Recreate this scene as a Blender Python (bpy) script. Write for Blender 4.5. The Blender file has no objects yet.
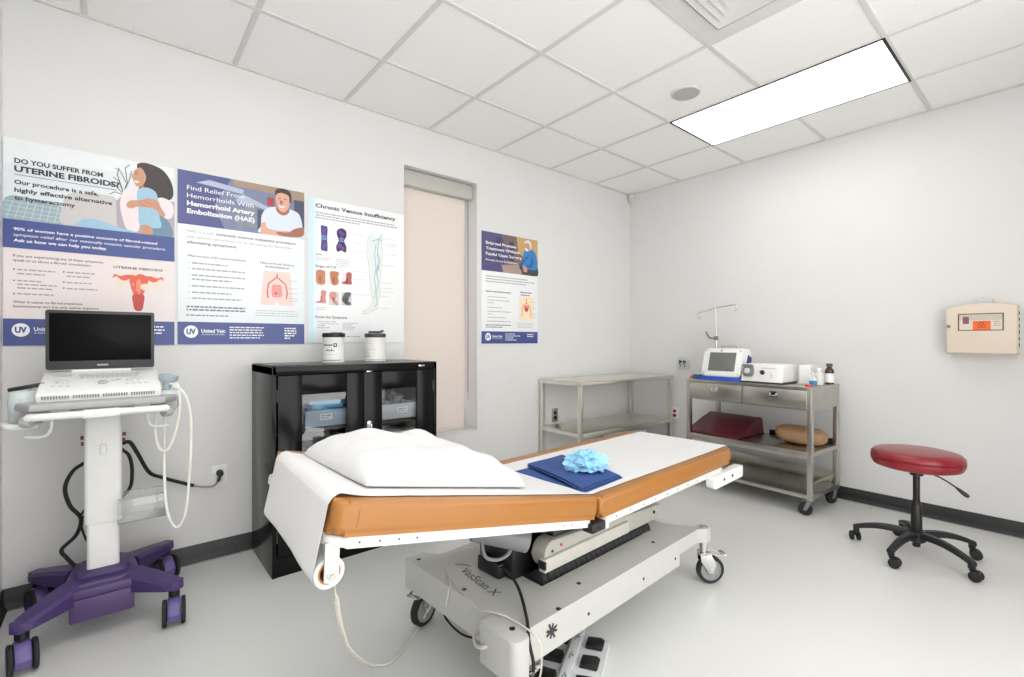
import bpy, bmesh, math, random
from mathutils import Vector, Matrix, noise
random.seed(7)
COL = bpy.context.scene.collection
SC = bpy.context.scene
R = math.radians
V = Vector

# ------------------------------------------------------------------ materials
MATS = {}
def rgb(r, g, b):
    f = lambda c: (c/255/12.92 if c/255 <= .04045 else ((c/255+.055)/1.055)**2.4)
    return (f(r), f(g), f(b), 1)

def mat(name, col, rough=.5, metal=0., var=.04, scale=20., bump=0., bscale=200., coat=0., spec=.5, sheen=0., trans=0.):
    """procedural principled material: colour wanders a little with noise, optional fine bump"""
    if name in MATS:
        return MATS[name]
    m = bpy.data.materials.new(name); m.use_nodes = True
    nt = m.node_tree; N = nt.nodes; L = nt.links
    p = N['Principled BSDF']
    c = rgb(*col)
    tc = N.new('ShaderNodeTexCoord')
    nz = N.new('ShaderNodeTexNoise'); nz.inputs['Scale'].default_value = scale; nz.inputs['Detail'].default_value = 3
    L.new(tc.outputs['Object'], nz.inputs['Vector'])
    rp = N.new('ShaderNodeValToRGB')
    rp.color_ramp.elements[0].position = .3; rp.color_ramp.elements[1].position = .7
    rp.color_ramp.elements[0].color = tuple(max(0, x*(1-var)) for x in c[:3]) + (1,)
    rp.color_ramp.elements[1].color = tuple(min(1, x*(1+var)) for x in c[:3]) + (1,)
    L.new(nz.outputs['Fac'], rp.inputs['Fac']); L.new(rp.outputs['Color'], p.inputs['Base Color'])
    p.inputs['Roughness'].default_value = rough; p.inputs['Metallic'].default_value = metal
    p.inputs['Coat Weight'].default_value = coat; p.inputs['Coat Roughness'].default_value = .15
    p.inputs['Specular IOR Level'].default_value = spec
    p.inputs['Sheen Weight'].default_value = sheen
    p.inputs['Transmission Weight'].default_value = trans
    if bump:
        n2 = N.new('ShaderNodeTexNoise'); n2.inputs['Scale'].default_value = bscale; n2.inputs['Detail'].default_value = 4
        L.new(tc.outputs['Object'], n2.inputs['Vector'])
        b = N.new('ShaderNodeBump'); b.inputs['Strength'].default_value = bump; b.inputs['Distance'].default_value = .002
        L.new(n2.outputs['Fac'], b.inputs['Height']); L.new(b.outputs['Normal'], p.inputs['Normal'])
    MATS[name] = m
    return m

def emit(name, col, strength):
    if name in MATS: return MATS[name]
    m = bpy.data.materials.new(name); m.use_nodes = True
    nt = m.node_tree; nt.nodes.clear()
    e = nt.nodes.new('ShaderNodeEmission'); e.inputs['Color'].default_value = col; e.inputs['Strength'].default_value = strength
    o = nt.nodes.new('ShaderNodeOutputMaterial'); nt.links.new(e.outputs[0], o.inputs[0])
    MATS[name] = m
    return m

def glassy(name, tint=(1, 1, 1, 1), gloss=.12, rough=.02, cover=0., covercol=(1, 1, 1, 1)):
    """thin sheet: see-through with a mirror reflection by fresnel, and optionally a milky share"""
    if name in MATS: return MATS[name]
    m = bpy.data.materials.new(name); m.use_nodes = True
    nt = m.node_tree; nt.nodes.clear(); N = nt.nodes; L = nt.links
    t = N.new('ShaderNodeBsdfTransparent'); t.inputs['Color'].default_value = tint
    g = N.new('ShaderNodeBsdfGlossy'); g.inputs['Roughness'].default_value = rough
    fr = N.new('ShaderNodeFresnel'); fr.inputs['IOR'].default_value = 1.45
    ma = N.new('ShaderNodeMath'); ma.operation = 'MULTIPLY_ADD'; ma.inputs[1].default_value = 1.0; ma.inputs[2].default_value = gloss
    L.new(fr.outputs[0], ma.inputs[0])
    mx = N.new('ShaderNodeMixShader'); L.new(ma.outputs[0], mx.inputs[0]); L.new(t.outputs[0], mx.inputs[1]); L.new(g.outputs[0], mx.inputs[2])
    out = mx
    if cover:
        d = N.new('ShaderNodeBsdfDiffuse'); d.inputs['Color'].default_value = covercol
        nz = N.new('ShaderNodeTexNoise'); nz.inputs['Scale'].default_value = 25
        m3 = N.new('ShaderNodeMath'); m3.operation = 'MULTIPLY'; m3.inputs[1].default_value = cover*2
        L.new(nz.outputs['Fac'], m3.inputs[0])
        m2 = N.new('ShaderNodeMixShader'); L.new(m3.outputs[0], m2.inputs[0]); L.new(mx.outputs[0], m2.inputs[1]); L.new(d.outputs[0], m2.inputs[2])
        out = m2
    o = N.new('ShaderNodeOutputMaterial'); L.new(out.outputs[0], o.inputs[0])
    MATS[name] = m
    return m

# ------------------------------------------------------------------ mesh builder
def catmull(pts, n=6, closed=False):
    pts = [V(p) for p in pts]; out = []
    k = len(pts)
    rng = range(k) if closed else range(k-1)
    for i in rng:
        if closed:
            p0, p1, p2, p3 = pts[(i-1) % k], pts[i], pts[(i+1) % k], pts[(i+2) % k]
        else:
            p1, p2 = pts[i], pts[i+1]
            p0 = pts[i-1] if i > 0 else p1*2-p2
            p3 = pts[i+2] if i+2 < k else p2*2-p1
        for j in range(n):
            t = j/n
            out.append(.5*((2*p1)+(p2-p0)*t+(2*p0-5*p1+4*p2-p3)*t*t+(3*p1-p0-3*p2+p3)*t**3))
    if not closed: out.append(pts[-1])
    return out

def rrect(x0, y0, x1, y1, r, n=5):
    """rounded rectangle outline, counter-clockwise; r may be one radius or four (from x0y0 round)"""
    rs = r if isinstance(r, (list, tuple)) else [r]*4
    out = []
    for (cx, cy, a0, q) in ((x0, y0, 180, rs[0]), (x1, y0, 270, rs[1]), (x1, y1, 0, rs[2]), (x0, y1, 90, rs[3])):
        sx = 1 if cx == x0 else -1; sy = 1 if cy == y0 else -1
        if q <= 0: out.append((cx, cy)); continue
        for i in range(n+1):
            a = R(a0+90*i/n); out.append((cx+sx*q+q*math.cos(a), cy+sy*q+q*math.sin(a)))
    return out

class MB:
    def __init__(s): s.v = []; s.f = []; s.m = []; s.M = Matrix()
    def add(s, verts, faces, m=0, M=None):
        T = s.M@M if M is not None else s.M
        o = len(s.v)
        s.v += [T@V(p) for p in verts]; s.f += [[i+o for i in f] for f in faces]; s.m += [m]*len(faces)
        return s
    def bm(s, b, m=0, M=None):
        bmesh.ops.recalc_face_normals(b, faces=b.faces[:])
        b.verts.index_update()
        s.add([v.co.copy() for v in b.verts], [[v.index for v in f.verts] for f in b.faces], m, M); b.free(); return s
    def box(s, c, d, bev=0., m=0, M=None, seg=2):
        b = bmesh.new(); bmesh.ops.create_cube(b, size=1)
        bmesh.ops.scale(b, vec=d, verts=b.verts)
        if bev > 0: bmesh.ops.bevel(b, geom=b.edges[:], offset=min(bev, min(d)*.49), segments=seg, affect='EDGES', profile=.5)
        bmesh.ops.translate(b, vec=c, verts=b.verts)
        return s.bm(b, m, M)
    def bx(s, a, b, bev=0., m=0, M=None, seg=2):
        return s.box([(a[i]+b[i])/2 for i in range(3)], [abs(b[i]-a[i]) for i in range(3)], bev, m, M, seg)
    def cyl(s, p0, p1, r, r2=None, n=20, m=0, bev=0., M=None):
        p0 = V(p0); p1 = V(p1); d = p1-p0
        b = bmesh.new()
        bmesh.ops.create_cone(b, cap_ends=True, segments=n, radius1=r, radius2=r if r2 is None else r2, depth=d.length)
        if bev > 0:
            e = [e for e in b.edges if len(e.link_faces) == 2 and any(len(f.verts) > 4 for f in e.link_faces)]
            bmesh.ops.bevel(b, geom=e, offset=bev, segments=2, affect='EDGES', profile=.5)
        q = V((0, 0, 1)).rotation_difference(d.normalized()).to_matrix().to_4x4()
        bmesh.ops.transform(b, matrix=Matrix.Translation((p0+p1)/2)@q, verts=b.verts)
        return s.bm(b, m, M)
    def tube(s, pts, r, n=8, m=0, closed=False, smooth=0, M=None):
        P = catmull(pts, smooth, closed) if smooth else [V(p) for p in pts]
        k = len(P); vs = []; fs = []
        t0 = (P[1]-P[0]).normalized()
        up = V((0, 0, 1)) if abs(t0.z) < .9 else V((1, 0, 0))
        nrm = (up-t0*up.dot(t0)).normalized()
        for i in range(k):
            if closed: t = (P[(i+1) % k]-P[i-1]).normalized()
            else: t = (P[min(i+1, k-1)]-P[max(i-1, 0)]).normalized()
            nrm = (nrm-t*nrm.dot(t)); nrm = nrm.normalized() if nrm.length > 1e-6 else t.orthogonal().normalized()
            bn = t.cross(nrm)
            rr = r(i/(k-1)) if callable(r) else r
            for j in range(n):
                a = 2*math.pi*j/n; vs.append(P[i]+nrm*rr*math.cos(a)+bn*rr*math.sin(a))
        rng = k if closed else k-1
        for i in range(rng):
            for j in range(n):
                a = i*n+j; b2 = i*n+(j+1) % n; c = ((i+1) % k)*n+(j+1) % n; d = ((i+1) % k)*n+j
                fs.append([a, b2, c, d])
        if not closed: fs += [list(range(n))[::-1], [(k-1)*n+j for j in range(n)]]
        return s.add(vs, fs, m, M)
    def lathe(s, prof, n=32, m=0, M=None):
        vs = []; fs = []; k = len(prof)
        for i in range(n):
            a = 2*math.pi*i/n
            for r, z in prof: vs.append((r*math.cos(a), r*math.sin(a), z))
        for i in range(n):
            for j in range(k-1):
                a = i*k+j; b = ((i+1) % n)*k+j
                fs.append([a, b, b+1, a+1])
        b = bmesh.new(); bv = [b.verts.new(v) for v in vs]
        for f in fs: b.faces.new([bv[i] for i in f])
        bmesh.ops.remove_doubles(b, verts=b.verts[:], dist=1e-6)
        return s.bm(b, m, M)
    def prism(s, outl, z0, z1, bev=0., m=0, M=None, seg=2, bev_bottom=True):
        b = bmesh.new()
        lo = [b.verts.new((x, y, z0)) for x, y in outl]; hi = [b.verts.new((x, y, z1)) for x, y in outl]
        k = len(outl)
        for i in range(k): b.faces.new([lo[i], lo[(i+1) % k], hi[(i+1) % k], hi[i]])
        fb = b.faces.new(lo[::-1]); ft = b.faces.new(hi)
        if bev > 0:
            e = list(ft.edges)+(list(fb.edges) if bev_bottom else [])
            bmesh.ops.bevel(b, geom=e, offset=bev, segments=seg, affect='EDGES', profile=.5)
        return s.bm(b, m, M)
    def ball(s, c, r, m=0, M=None, u=20, v=12):
        b = bmesh.new(); bmesh.ops.create_uvsphere(b, u_segments=u, v_segments=v, radius=1)
        bmesh.ops.scale(b, vec=r if isinstance(r, (tuple, list)) else (r, r, r), verts=b.verts)
        bmesh.ops.translate(b, vec=c, verts=b.verts)
        return s.bm(b, m, M)
    def grid(s, fn, nu, nv, m=0, M=None):
        vs = [fn(i/nu, j/nv) for i in range(nu+1) for j in range(nv+1)]
        fs = [[i*(nv+1)+j, (i+1)*(nv+1)+j, (i+1)*(nv+1)+j+1, i*(nv+1)+j+1] for i in range(nu) for j in range(nv)]
        return s.add(vs, fs, m, M)
    def sheet(s, fn, nu, nv, th, m=0, M=None):
        """a closed sheet: fn gives the mid surface, th the thickness"""
        b = bmesh.new()
        g = [[b.verts.new(fn(i/nu, j/nv)) for j in range(nv+1)] for i in range(nu+1)]
        for i in range(nu):
            for j in range(nv): b.faces.new([g[i][j], g[i+1][j], g[i+1][j+1], g[i][j+1]])
        b.normal_update()
        bmesh.ops.solidify(b, geom=b.faces[:], thickness=th)
        return s.bm(b, m, M)
    # flat print on a poster: local (x, z) on the face, y = -depth
    def flat(s, pts, d, m=0):
        vs = [(p[0], -d, p[1]) for p in pts]
        a = sum(pts[i][0]*pts[(i+1) % len(pts)][1]-pts[(i+1) % len(pts)][0]*pts[i][1] for i in range(len(pts)))
        f = list(range(len(pts)))
        return s.add(vs, [f if a > 0 else f[::-1]], m)
    def rect(s, x0, z0, x1, z1, d, m=0): return s.flat([(x0, z0), (x1, z0), (x1, z1), (x0, z1)], d, m)
    def blob(s, pts, d, m=0):
        return s.flat([(p.x, p.y) for p in catmull([(x, y, 0) for x, y in pts], 5, True)], d, m)
    def stroke(s, pts, w, d, m=0):
        for i in range(len(pts)-1):
            d += 4e-5
            a = V((*pts[i], 0)); b = V((*pts[i+1], 0)); t = (b-a)
            if t.length < 1e-6: continue
            t.normalize(); n = V((-t.y, t.x, 0))*w/2
            s.flat([(a-n).to_tuple()[:2], (b-n).to_tuple()[:2], (b+n).to_tuple()[:2], (a+n).to_tuple()[:2]], d, m)
        return s
    def text(s, body, h, M, width=None, m=0, bold=0.):
        """lettering: cap height h, optional total width; lies in the XY plane of M"""
        vs, fs, w = text_geo(body, bold)
        k = h/CAP[0]; kx = width/w if width else k
        return s.add([(x*kx, y*k, 0) for x, y in vs], fs, m, M)
    def ptext(s, body, x, z, h, d, width=None, m=0, bold=0.):
        M = Matrix.Translation((x, -d, z))@Matrix.Rotation(R(90), 4, 'X')
        return s.text(body, h, M, width, m, bold)

def text_raw(body, bold):
    cu = bpy.data.curves.new('lettering', 'FONT'); cu.body = body; cu.size = 1; cu.offset = bold; cu.resolution_u = 3
    o = bpy.data.objects.new('lettering', cu); COL.objects.link(o)
    bpy.context.view_layer.update()
    me = bpy.data.meshes.new_from_object(o.evaluated_get(bpy.context.evaluated_depsgraph_get()))
    vs = [(v.co.x, v.co.y) for v in me.vertices]; fs = [list(p.vertices) for p in me.polygons]
    bpy.data.objects.remove(o); bpy.data.curves.remove(cu); bpy.data.meshes.remove(me)
    return vs, fs
def text_geo(body, bold):
    vs, fs = text_raw(body, bold)
    x0 = min(v[0] for v in vs); x1 = max(v[0] for v in vs)
    return [(x-x0, y) for x, y in vs], fs, x1-x0
CAP = [max(v[1] for v in text_raw('H', 0)[0])]

def obj(name, mb, mats, parent=None, loc=None, rotz=0., angle=38., label=None):
    me = bpy.data.meshes.new(name)
    me.from_pydata([tuple(v) for v in mb.v], [], mb.f)
    mats = mats if isinstance(mats, (list, tuple)) else [mats]
    for m in mats: me.materials.append(m)
    me.polygons.foreach_set('material_index', mb.m)
    me.polygons.foreach_set('use_smooth', [True]*len(mb.f))
    me.update()
    me.set_sharp_from_angle(angle=R(angle))
    o = bpy.data.objects.new(name, me); COL.objects.link(o)
    if parent: o.parent = parent
    if loc is not None: o.location = loc
    if rotz: o.rotation_euler = (0, 0, rotz)
    if label: o['label'] = label
    return o
def tag(o, label, cat, group=None, kind=None):
    if label: o['label'] = label
    if cat: o['category'] = cat
    if group: o['group'] = group
    if kind: o['kind'] = kind
    return o
def thing(name, label, cat, loc=(0, 0, 0), rotz=0., group=None):
    o = bpy.data.objects.new(name, None); COL.objects.link(o)
    o.empty_display_size = .05
    o.location = loc; o.rotation_euler = (0, 0, rotz)
    return tag(o, label, cat, group)
def struct(name, mb, mats, angle=38., parent=None):
    o = obj(name, mb, mats, parent, angle=angle)
    if parent is None: o['kind'] = 'structure'
    return o
def dup(root, loc=None, rotz=None, label=None, parent=None):
    r = root.copy(); COL.objects.link(r)
    if loc is not None: r.location = loc
    if rotz is not None: r.rotation_euler = (0, 0, rotz)
    if label: r['label'] = label
    if parent: r.parent = parent
    for ch in list(root.children):
        dup(ch, parent=r)
    return r
def TR(x, y, z, a=0., ax='Z'): return Matrix.Translation((x, y, z))@Matrix.Rotation(R(a), 4, ax)

# palette
wall_m = mat('wall_paint', (219, 219, 218), .65, var=.012, scale=3, bump=.06, bscale=260)
ceil_m = mat('ceiling_tile', (241, 240, 239), .9, var=.03, scale=160, bump=.35, bscale=420)
grid_m = mat('grid_metal', (214, 213, 210), .5, var=.01)
floor_m = mat('vinyl_floor', (211, 212, 210), .33, var=.035, scale=1.3, bump=.02, bscale=30)
base_m = mat('black_vinyl_base', (34, 34, 36), .45, var=.1)
white_m = mat('white_plastic', (232, 232, 230), .38, var=.01)
offw_m = mat('offwhite_plastic', (222, 221, 216), .4, var=.01)
paint_m = mat('white_powdercoat', (212, 212, 209), .32, var=.012, bump=.03, bscale=400)
grey_m = mat('grey_plastic', (168, 170, 170), .45, var=.02)
lgrey_m = mat('light_grey_plastic', (202, 205, 206), .42, var=.015)
mgrey_m = mat('mid_grey_plastic', (120, 122, 124), .45, var=.02)
dgrey_m = mat('dark_grey_plastic', (58, 60, 63), .42, var=.03)
black_m = mat('black_plastic', (20, 20, 22), .4, var=.1)
rubber_m = mat('black_rubber', (26, 26, 27), .7, var=.1)
steel_m = mat('stainless_steel', (190, 187, 179), .3, 1., var=.05, scale=8)
chrome_m = mat('chrome', (215, 215, 215), .12, 1., var=.01)
cab_m = mat('black_cabinet_enamel', (8, 8, 10), .24, var=.06, spec=.18, coat=.12)
screen_m = mat('dark_screen_glass', (5, 5, 6), .35, var=.05, spec=.12)

# ------------------------------------------------------------------ the room (metres; corner of the two walls at the origin)
H = 2.703; XW = -4.485; YS = -3.75
WX0, WX1, WZ0, WZ1 = -2.585, -1.965, .47, 2.405
T = .6096
mb = MB(); mb.bx((XW-.1, YS, -.06), (.1, .3, 0)); struct('floor', mb, floor_m)
mb = MB()
mb.bx((XW-.1, 0, 0), (WX0, .25, H+.1)); mb.bx((WX1, 0, 0), (.1, .25, H+.1))
mb.bx((WX0, 0, 0), (WX1, .25, WZ0)); mb.bx((WX0, 0, WZ1), (WX1, .25, H+.1))
struct('wall_north', mb, wall_m)
mb = MB(); mb.bx((0, YS, 0), (.1, 0, H+.1)); struct('wall_east', mb, wall_m)
mb = MB(); mb.bx((XW-.1, YS, 0), (XW, 0, H+.1)); struct('wall_west', mb, wall_m)
mb = MB(); mb.bx((-1.45, YS-.1, 0), (.1, YS, H+.1)); mb.bx((XW-.1, YS-.1, 2.60), (-1.45, YS, H+.1)); struct('wall_south', mb, wall_m)   # unseen wall; its wide opening is assumed, sized to admit outside fill
def cove(length):
    # rubber cove base profile (out from wall, up), extruded along x
    prof = [(0, 0), (.018, 0), (.018, .004), (.010, .014), (.006, .03), (.006, .088), (.003, .092), (0, .092)]
    m = MB(); k = len(prof)
    vs = [(0, -p[0], p[1]) for p in prof]+[(length, -p[0], p[1]) for p in prof]
    fs = [[i, i+k, (i+1) % k+k, (i+1) % k] for i in range(k)]+[list(range(k)), list(range(k, 2*k))[::-1]]
    m.add(vs, fs); return m
def toe(m, length):   # the pale sealant line where the base meets the floor
    m.bx((0, -.030, 0), (length, -.018, .0022), m=1)
caulk_m = mat('floor_joint', (150, 148, 142), .6, var=.05)
m = cove(-XW); toe(m, -XW); o = struct('baseboard_north', m, [base_m, caulk_m]); o.location = (XW, 0, 0)
m = cove(-YS); toe(m, -YS); o = struct('baseboard_east', m, [base_m, caulk_m]); o.location = (0, 0, 0); o.rotation_euler = (0, 0, R(-90))
m = cove(-YS); o = struct('baseboard_west', m, base_m); o.location = (XW, YS, 0); o.rotation_euler = (0, 0, R(90))

# ceiling: lay-in tiles with small reveal edges and the tee grid
GX = [-.5626-k*T for k in range(0, 7)]          # grid lines across x
GY = [-.589-k*T for k in range(0, 6)]
xs = [0]+GX+[XW]; ys = [0]+GY+[YS]
LX0, LX1 = GX[1], GX[0]; LY0, LY1 = GY[3], GY[1]   # the 2x4 ft light
mb = MB()
for i in range(len(xs)-1):
    for j in range(len(ys)-1):
        x1, x0, y1, y0 = xs[i], xs[i+1], ys[j], ys[j+1]
        if (x0 >= LX0-.01 and x1 <= LX1+.01 or x0 >= GX[6]-.01 and x1 <= GX[5]+.01) and y0 >= LY0-.01 and y1 <= LY1+.01: continue
        mb.bx((x0, y0, H+.004), (x1, y1, H+.03), 0)
mb.bx((LX0, LY0, H+.06), (LX1, LY1, H+.09)); mb.bx((GX[6], LY0, H+.06), (GX[5], LY1, H+.09))
mb.bx((XW-.1, YS, H+.09), (.1, .3, H+.12))
struct('ceiling', mb, ceil_m)
mb = MB(); w = .012
for x in GX:
    mb.bx((x-w, YS, H-.002), (x+w, 0, H+.004), .0008)
for y in GY:
    if abs(y-GY[2]) < .01:
        mb.bx((LX1, y-w, H-.0021), (0, y+w, H+.004), .0008); mb.bx((GX[5], y-w, H-.0021), (LX0, y+w, H+.004), .0008); mb.bx((XW, y-w, H-.0021), (GX[6], y+w, H+.004), .0008)
    else: mb.bx((XW, y-w, H-.0021), (0, y+w, H+.004), .0008)
# wall angle all round
mb.bx((XW, -.02, H-.003), (0, 0, H+.004)); mb.bx((-.02, YS, H-.003), (0, 0, H+.004)); mb.bx((XW, YS, H-.003), (XW+.02, 0, H+.004))
struct('trim_1', mb, grid_m)

# window: glazing, sill, and the roller shade in the recess
mb = MB()
mb.bx((WX0, .2, WZ0), (WX0+.04, .24, WZ1), .003); mb.bx((WX1-.04, .2, WZ0), (WX1, .24, WZ1), .003)
mb.bx((WX0, .2, WZ0), (WX1, .24, WZ0+.05), .003); mb.bx((WX0, .2, WZ1-.05), (WX1, .24, WZ1), .003)
mb.bx((WX0+.04, .218, WZ0+.05), (WX1-.04, .222, WZ1-.05), m=1)
struct('window_1', mb, [offw_m, glassy('window_glass')])
mb = MB(); mb.bx((WX0+.001, .002, WZ0), (WX1-.001, .2, WZ0+.012), .003); struct('trim_2', mb, paint_m)
shade = thing('roller_shade', 'pale pinkish roller shade lowered over the narrow tall window', 'window shade', ((WX0+WX1)/2, .1, WZ0))
hw = (WX1-WX0)/2
def shade_mat():
    m = bpy.data.materials.new('shade_fabric'); m.use_nodes = True
    nt = m.node_tree; nt.nodes.clear(); N = nt.nodes; L = nt.links
    tc = N.new('ShaderNodeTexCoord'); w1 = N.new('ShaderNodeTexNoise'); w1.inputs['Scale'].default_value = 300
    L.new(tc.outputs['Object'], w1.inputs['Vector'])
    rp = N.new('ShaderNodeValToRGB'); rp.color_ramp.elements[0].color = rgb(231, 221, 214); rp.color_ramp.elements[1].color = rgb(240, 231, 225)
    L.new(w1.outputs['Fac'], rp.inputs['Fac'])
    d = N.new('ShaderNodeBsdfDiffuse'); t = N.new('ShaderNodeBsdfTranslucent')
    L.new(rp.outputs[0], d.inputs[0]); L.new(rp.outputs[0], t.inputs[0])
    mx = N.new('ShaderNodeMixShader'); mx.inputs[0].default_value = .22
    L.new(d.outputs[0], mx.inputs[1]); L.new(t.outputs[0], mx.inputs[2])
    o = N.new('ShaderNodeOutputMaterial'); L.new(mx.outputs[0], o.inputs[0]); return m
mb = MB(); mb.sheet(lambda a, b: (-hw+.045+(2*hw-.09)*a, .01+.004*math.sin(b*9+a*2), .012+(WZ1-WZ0-.10)*b), 8, 24, .0012)
mb.bx((-hw+.045, .0, .012), (hw-.045, .02, .034), .004)
obj('shade_fabric', mb, shade_mat(), shade)
mb = MB(); mb.prism([(-.045, -.008), (.02, -.008), (.03, .0), (.03, .105), (-.045, .105), (-.053, .095), (-.053, .0)], -hw+.006, hw-.008, .002,
                    M=Matrix.Translation((0, 0, WZ1-WZ0-.112))@Matrix(((0, 0, 1, 0), (1, 0, 0, 0), (0, 1, 0, 0), (0, 0, 0, 1))))
obj('valance', mb, mat('valance_grey', (188, 187, 180), .5, var=.01), shade, label='grey box valance of the shade')
mb = MB(); mb.tube([(hw-.03, -.012, WZ1-WZ0-.1), (hw-.028, -.014, .9), (hw-.029, -.012, .35), (hw-.022, -.008, .33), (hw-.018, -.004, .36), (hw-.018, -.004, WZ1-WZ0-.1)], .0022, 6, smooth=3)
obj('pull_chain', mb, mat('chain_grey', (150, 148, 142), .4), shade)

# ------------------------------------------------------------------ ceiling fittings
LIGHT0 = t = thing('ceiling_light', 'long lit white troffer in the ceiling next to the round speaker', 'ceiling light', ((LX0+LX1)/2, (LY0+LY1)/2, H))
hx = (LX1-LX0)/2; hy = (LY1-LY0)/2
mb = MB()
for sx in (-1, 1): mb.bx((sx*hx, -hy, -.006), (sx*(hx-.012), hy, .05), .001)
for sy in (-1, 1): mb.bx((-hx, sy*hy, -.006), (hx, sy*(hy-.014), .05), .001)
obj('frame', mb, [mat('troffer_frame', (26, 26, 27), .5)], t, label='thin dark frame')
mb = MB(); mb.bx((-hx+.012, -hy+.014, -.004), (hx-.012, hy-.014, .004))
LENS = emit('troffer_lens', (1, .985, .965, 1), 4.3)
obj('lens', mb, LENS, t)
o2 = dup(t, (GX[5]-T/2, (LY0+LY1)/2, H), None, 'added second lit white troffer, out of view in the ceiling above the ultrasound cart')  # assumed out-of-view fixture, added to brighten this end of the room
for c in o2.children:
    if c.name.startswith('lens'):
        c.data = c.data.copy(); c.data.materials[0] = emit('troffer_lens_brighter', (1, .985, .965, 1), 6.4)

t = thing('air_vent', 'white square stepped air diffuser in the ceiling at the top edge of the view', 'air vent', (GX[2]-T/2, GY[2]-T/2, H))
mb = MB()
def ring(mb, a, b, z0, z1, m=0):
    # square louvre sloping from half-size a (z0) to half-size b (z1)
    vs = [(-a, -a, z0), (a, -a, z0), (a, a, z0), (-a, a, z0), (-b, -b, z1), (b, -b, z1), (b, b, z1), (-b, b, z1)]
    vs += [(x, y, z+.003) for x, y, z in vs]
    fs = []
    for i in range(4):
        j = (i+1) % 4
        fs += [[i, i+4, j+4, j], [i+8, j+8, j+12, i+12], [i, j, j+8, i+8], [i+4, i+12, j+12, j+4]]
    mb.add(vs, fs, m)
ring(mb, .292, .215, -.004, -.004); ring(mb, .215, .205, -.004, -.016)
obj('face_plate', mb, paint_m, t)
for a in (.20, .165, .13, .095, .06):
    mb = MB(); ring(mb, a, a-.030, -.016, -.002); obj('louvre', mb, paint_m, t)
mb = MB(); mb.bx((-.21, -.21, .0), (.21, .21, .0035)); obj('duct_opening', mb, mat('duct_grey', (196, 195, 192), .8), t)

t = thing('ceiling_speaker', 'round white perforated speaker grille in a ceiling tile beside the light', 'ceiling speaker', (-1.437, -1.478, H))
mb = MB(); mb.lathe([(.088, .004), (.088, -.002), (.083, -.006), (.079, -.006), (.079, .004)], 40); obj('rim', mb, paint_m, t)
mb = MB(); mb.lathe([(.0, -.0065), (.05, -.006), (.079, -.004), (.079, .003)], 40)
obj('grille', mb, mat('speaker_grille', (176, 174, 168), .7, var=.25, scale=700), t)

t = thing('motion_sensor', 'small white motion sensor high in the corner of the two walls', 'motion sensor', (-.028, -.028, 2.615), R(-45))
mb = MB(); mb.prism(rrect(-.024, -.032, .024, .034, .012), 0, .078, .006); obj('housing', mb, offw_m, t)
mb = MB(); mb.prism(rrect(-.018, -.036, .018, -.028, .004), .006, .042, .003); obj('lens', mb, mat('sensor_lens', (205, 204, 196), .3), t)
mb = MB(); mb.bx((-.02, -.02, .0785), (.02, .03, .083), .002); obj('bracket', mb, mgrey_m, t)

# ------------------------------------------------------------------ posters on the window wall
pnavy = mat('print_navy', (62, 78, 140), .35, var=.01)
pwhite = mat('print_white', (240, 242, 243), .4, var=.005)
pink = mat('print_blush', (229, 219, 217), .4, var=.005)
pdark = mat('print_black', (46, 44, 50), .4, var=.01)
pgrey = mat('print_grey', (158, 156, 160), .4, var=.01)
pdgrey = mat('print_dark_grey', (118, 117, 122), .4, var=.01)
def pr(name, c): return mat('print_'+name, c, .38, var=.02, scale=60)
TH = .006
def poster(name, label, x0, z0, w, h, face):
    m = MB(); m.bx((0, -TH, 0), (w, -.0003, h), .0006)
    o = obj(name, m, face, loc=(x0, 0, z0))
    tag(o, label, 'poster', 'medical posters on the window wall')
    return o
def L_(k): return TH+.0003*k
def lines(m, x, z, widths, step, h, d, mi=0):
    """rows of type too small to read, as dashes of word length"""
    rnd = random.Random(int(x*1000+z*7000))
    for i, w in enumerate(widths):
        cx = x; zz = z-i*step
        while cx < x+w-.004:
            ww = min(rnd.uniform(.008, .028), x+w-cx)
            m.rect(cx, zz, cx+ww, zz+h, d, mi); cx += ww+.004
def logo(parent, x, z, w, full=True):
    m = MB(); k = w/.056
    pts = [(x+w/2+w/2*math.cos(a*math.pi/16), z+w*.53*math.sin(a*math.pi/16)) for a in range(32)]
    m.flat(pts, L_(3), 0)
    m.ptext('UV', x+w*.17, z-w*.2, w*.42, L_(4), width=w*.66, m=1, bold=.05)
    if full:
        m.ptext('United Vein', x+w*1.22, z-.004*k, .017*k, L_(3), width=.099*k, m=0, bold=.02)
        m.ptext('& VASCULAR CENTERS', x+w*1.25, z-.016*k, .0062*k, L_(3), width=.095*k, m=0)
    obj('logo', m, [pwhite, pnavy], parent)

# poster 1
p = poster('poster', 'poster of a curly-haired woman hugging her knee on a sofa, behind the ultrasound console', -4.482, 1.155, .603, .912, pwhite)
W = .603
m = MB(); m.rect(0, .118, W, .43, L_(1)); obj('text_panel', m, pink, p)
m = MB(); m.rect(0, .43, W, .555, L_(8)); obj('banner', m, pnavy, p)
m = MB(); m.rect(0, 0, W, .119, L_(2)); obj('footer', m, pnavy, p)
m = MB(); P1 = [pr('pale_sky', (216, 223, 227)), pr('teal', (152, 172, 180)), pr('taupe', (198, 193, 195)), pr('mauve', (172, 160, 172)),
     pr('hair', (44, 31, 29)), pr('skin', (196, 143, 113)), pr('blouse', (229, 217, 219)), pr('denim', (152, 190, 211)), pr('dark_denim', (104, 134, 160)),
     pr('twig', (96, 92, 86)), pr('teal_line', (190, 203, 207)), pr('skin_shade', (160, 106, 84)), pr('upper_pale', (226, 230, 232))]
m.rect(0, .553, W, .912, L_(1), 0)
m.flat([(0, .80), (0, .912), (W, .912), (W, .86), (.3, .84)], L_(1.3), 12)
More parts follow.
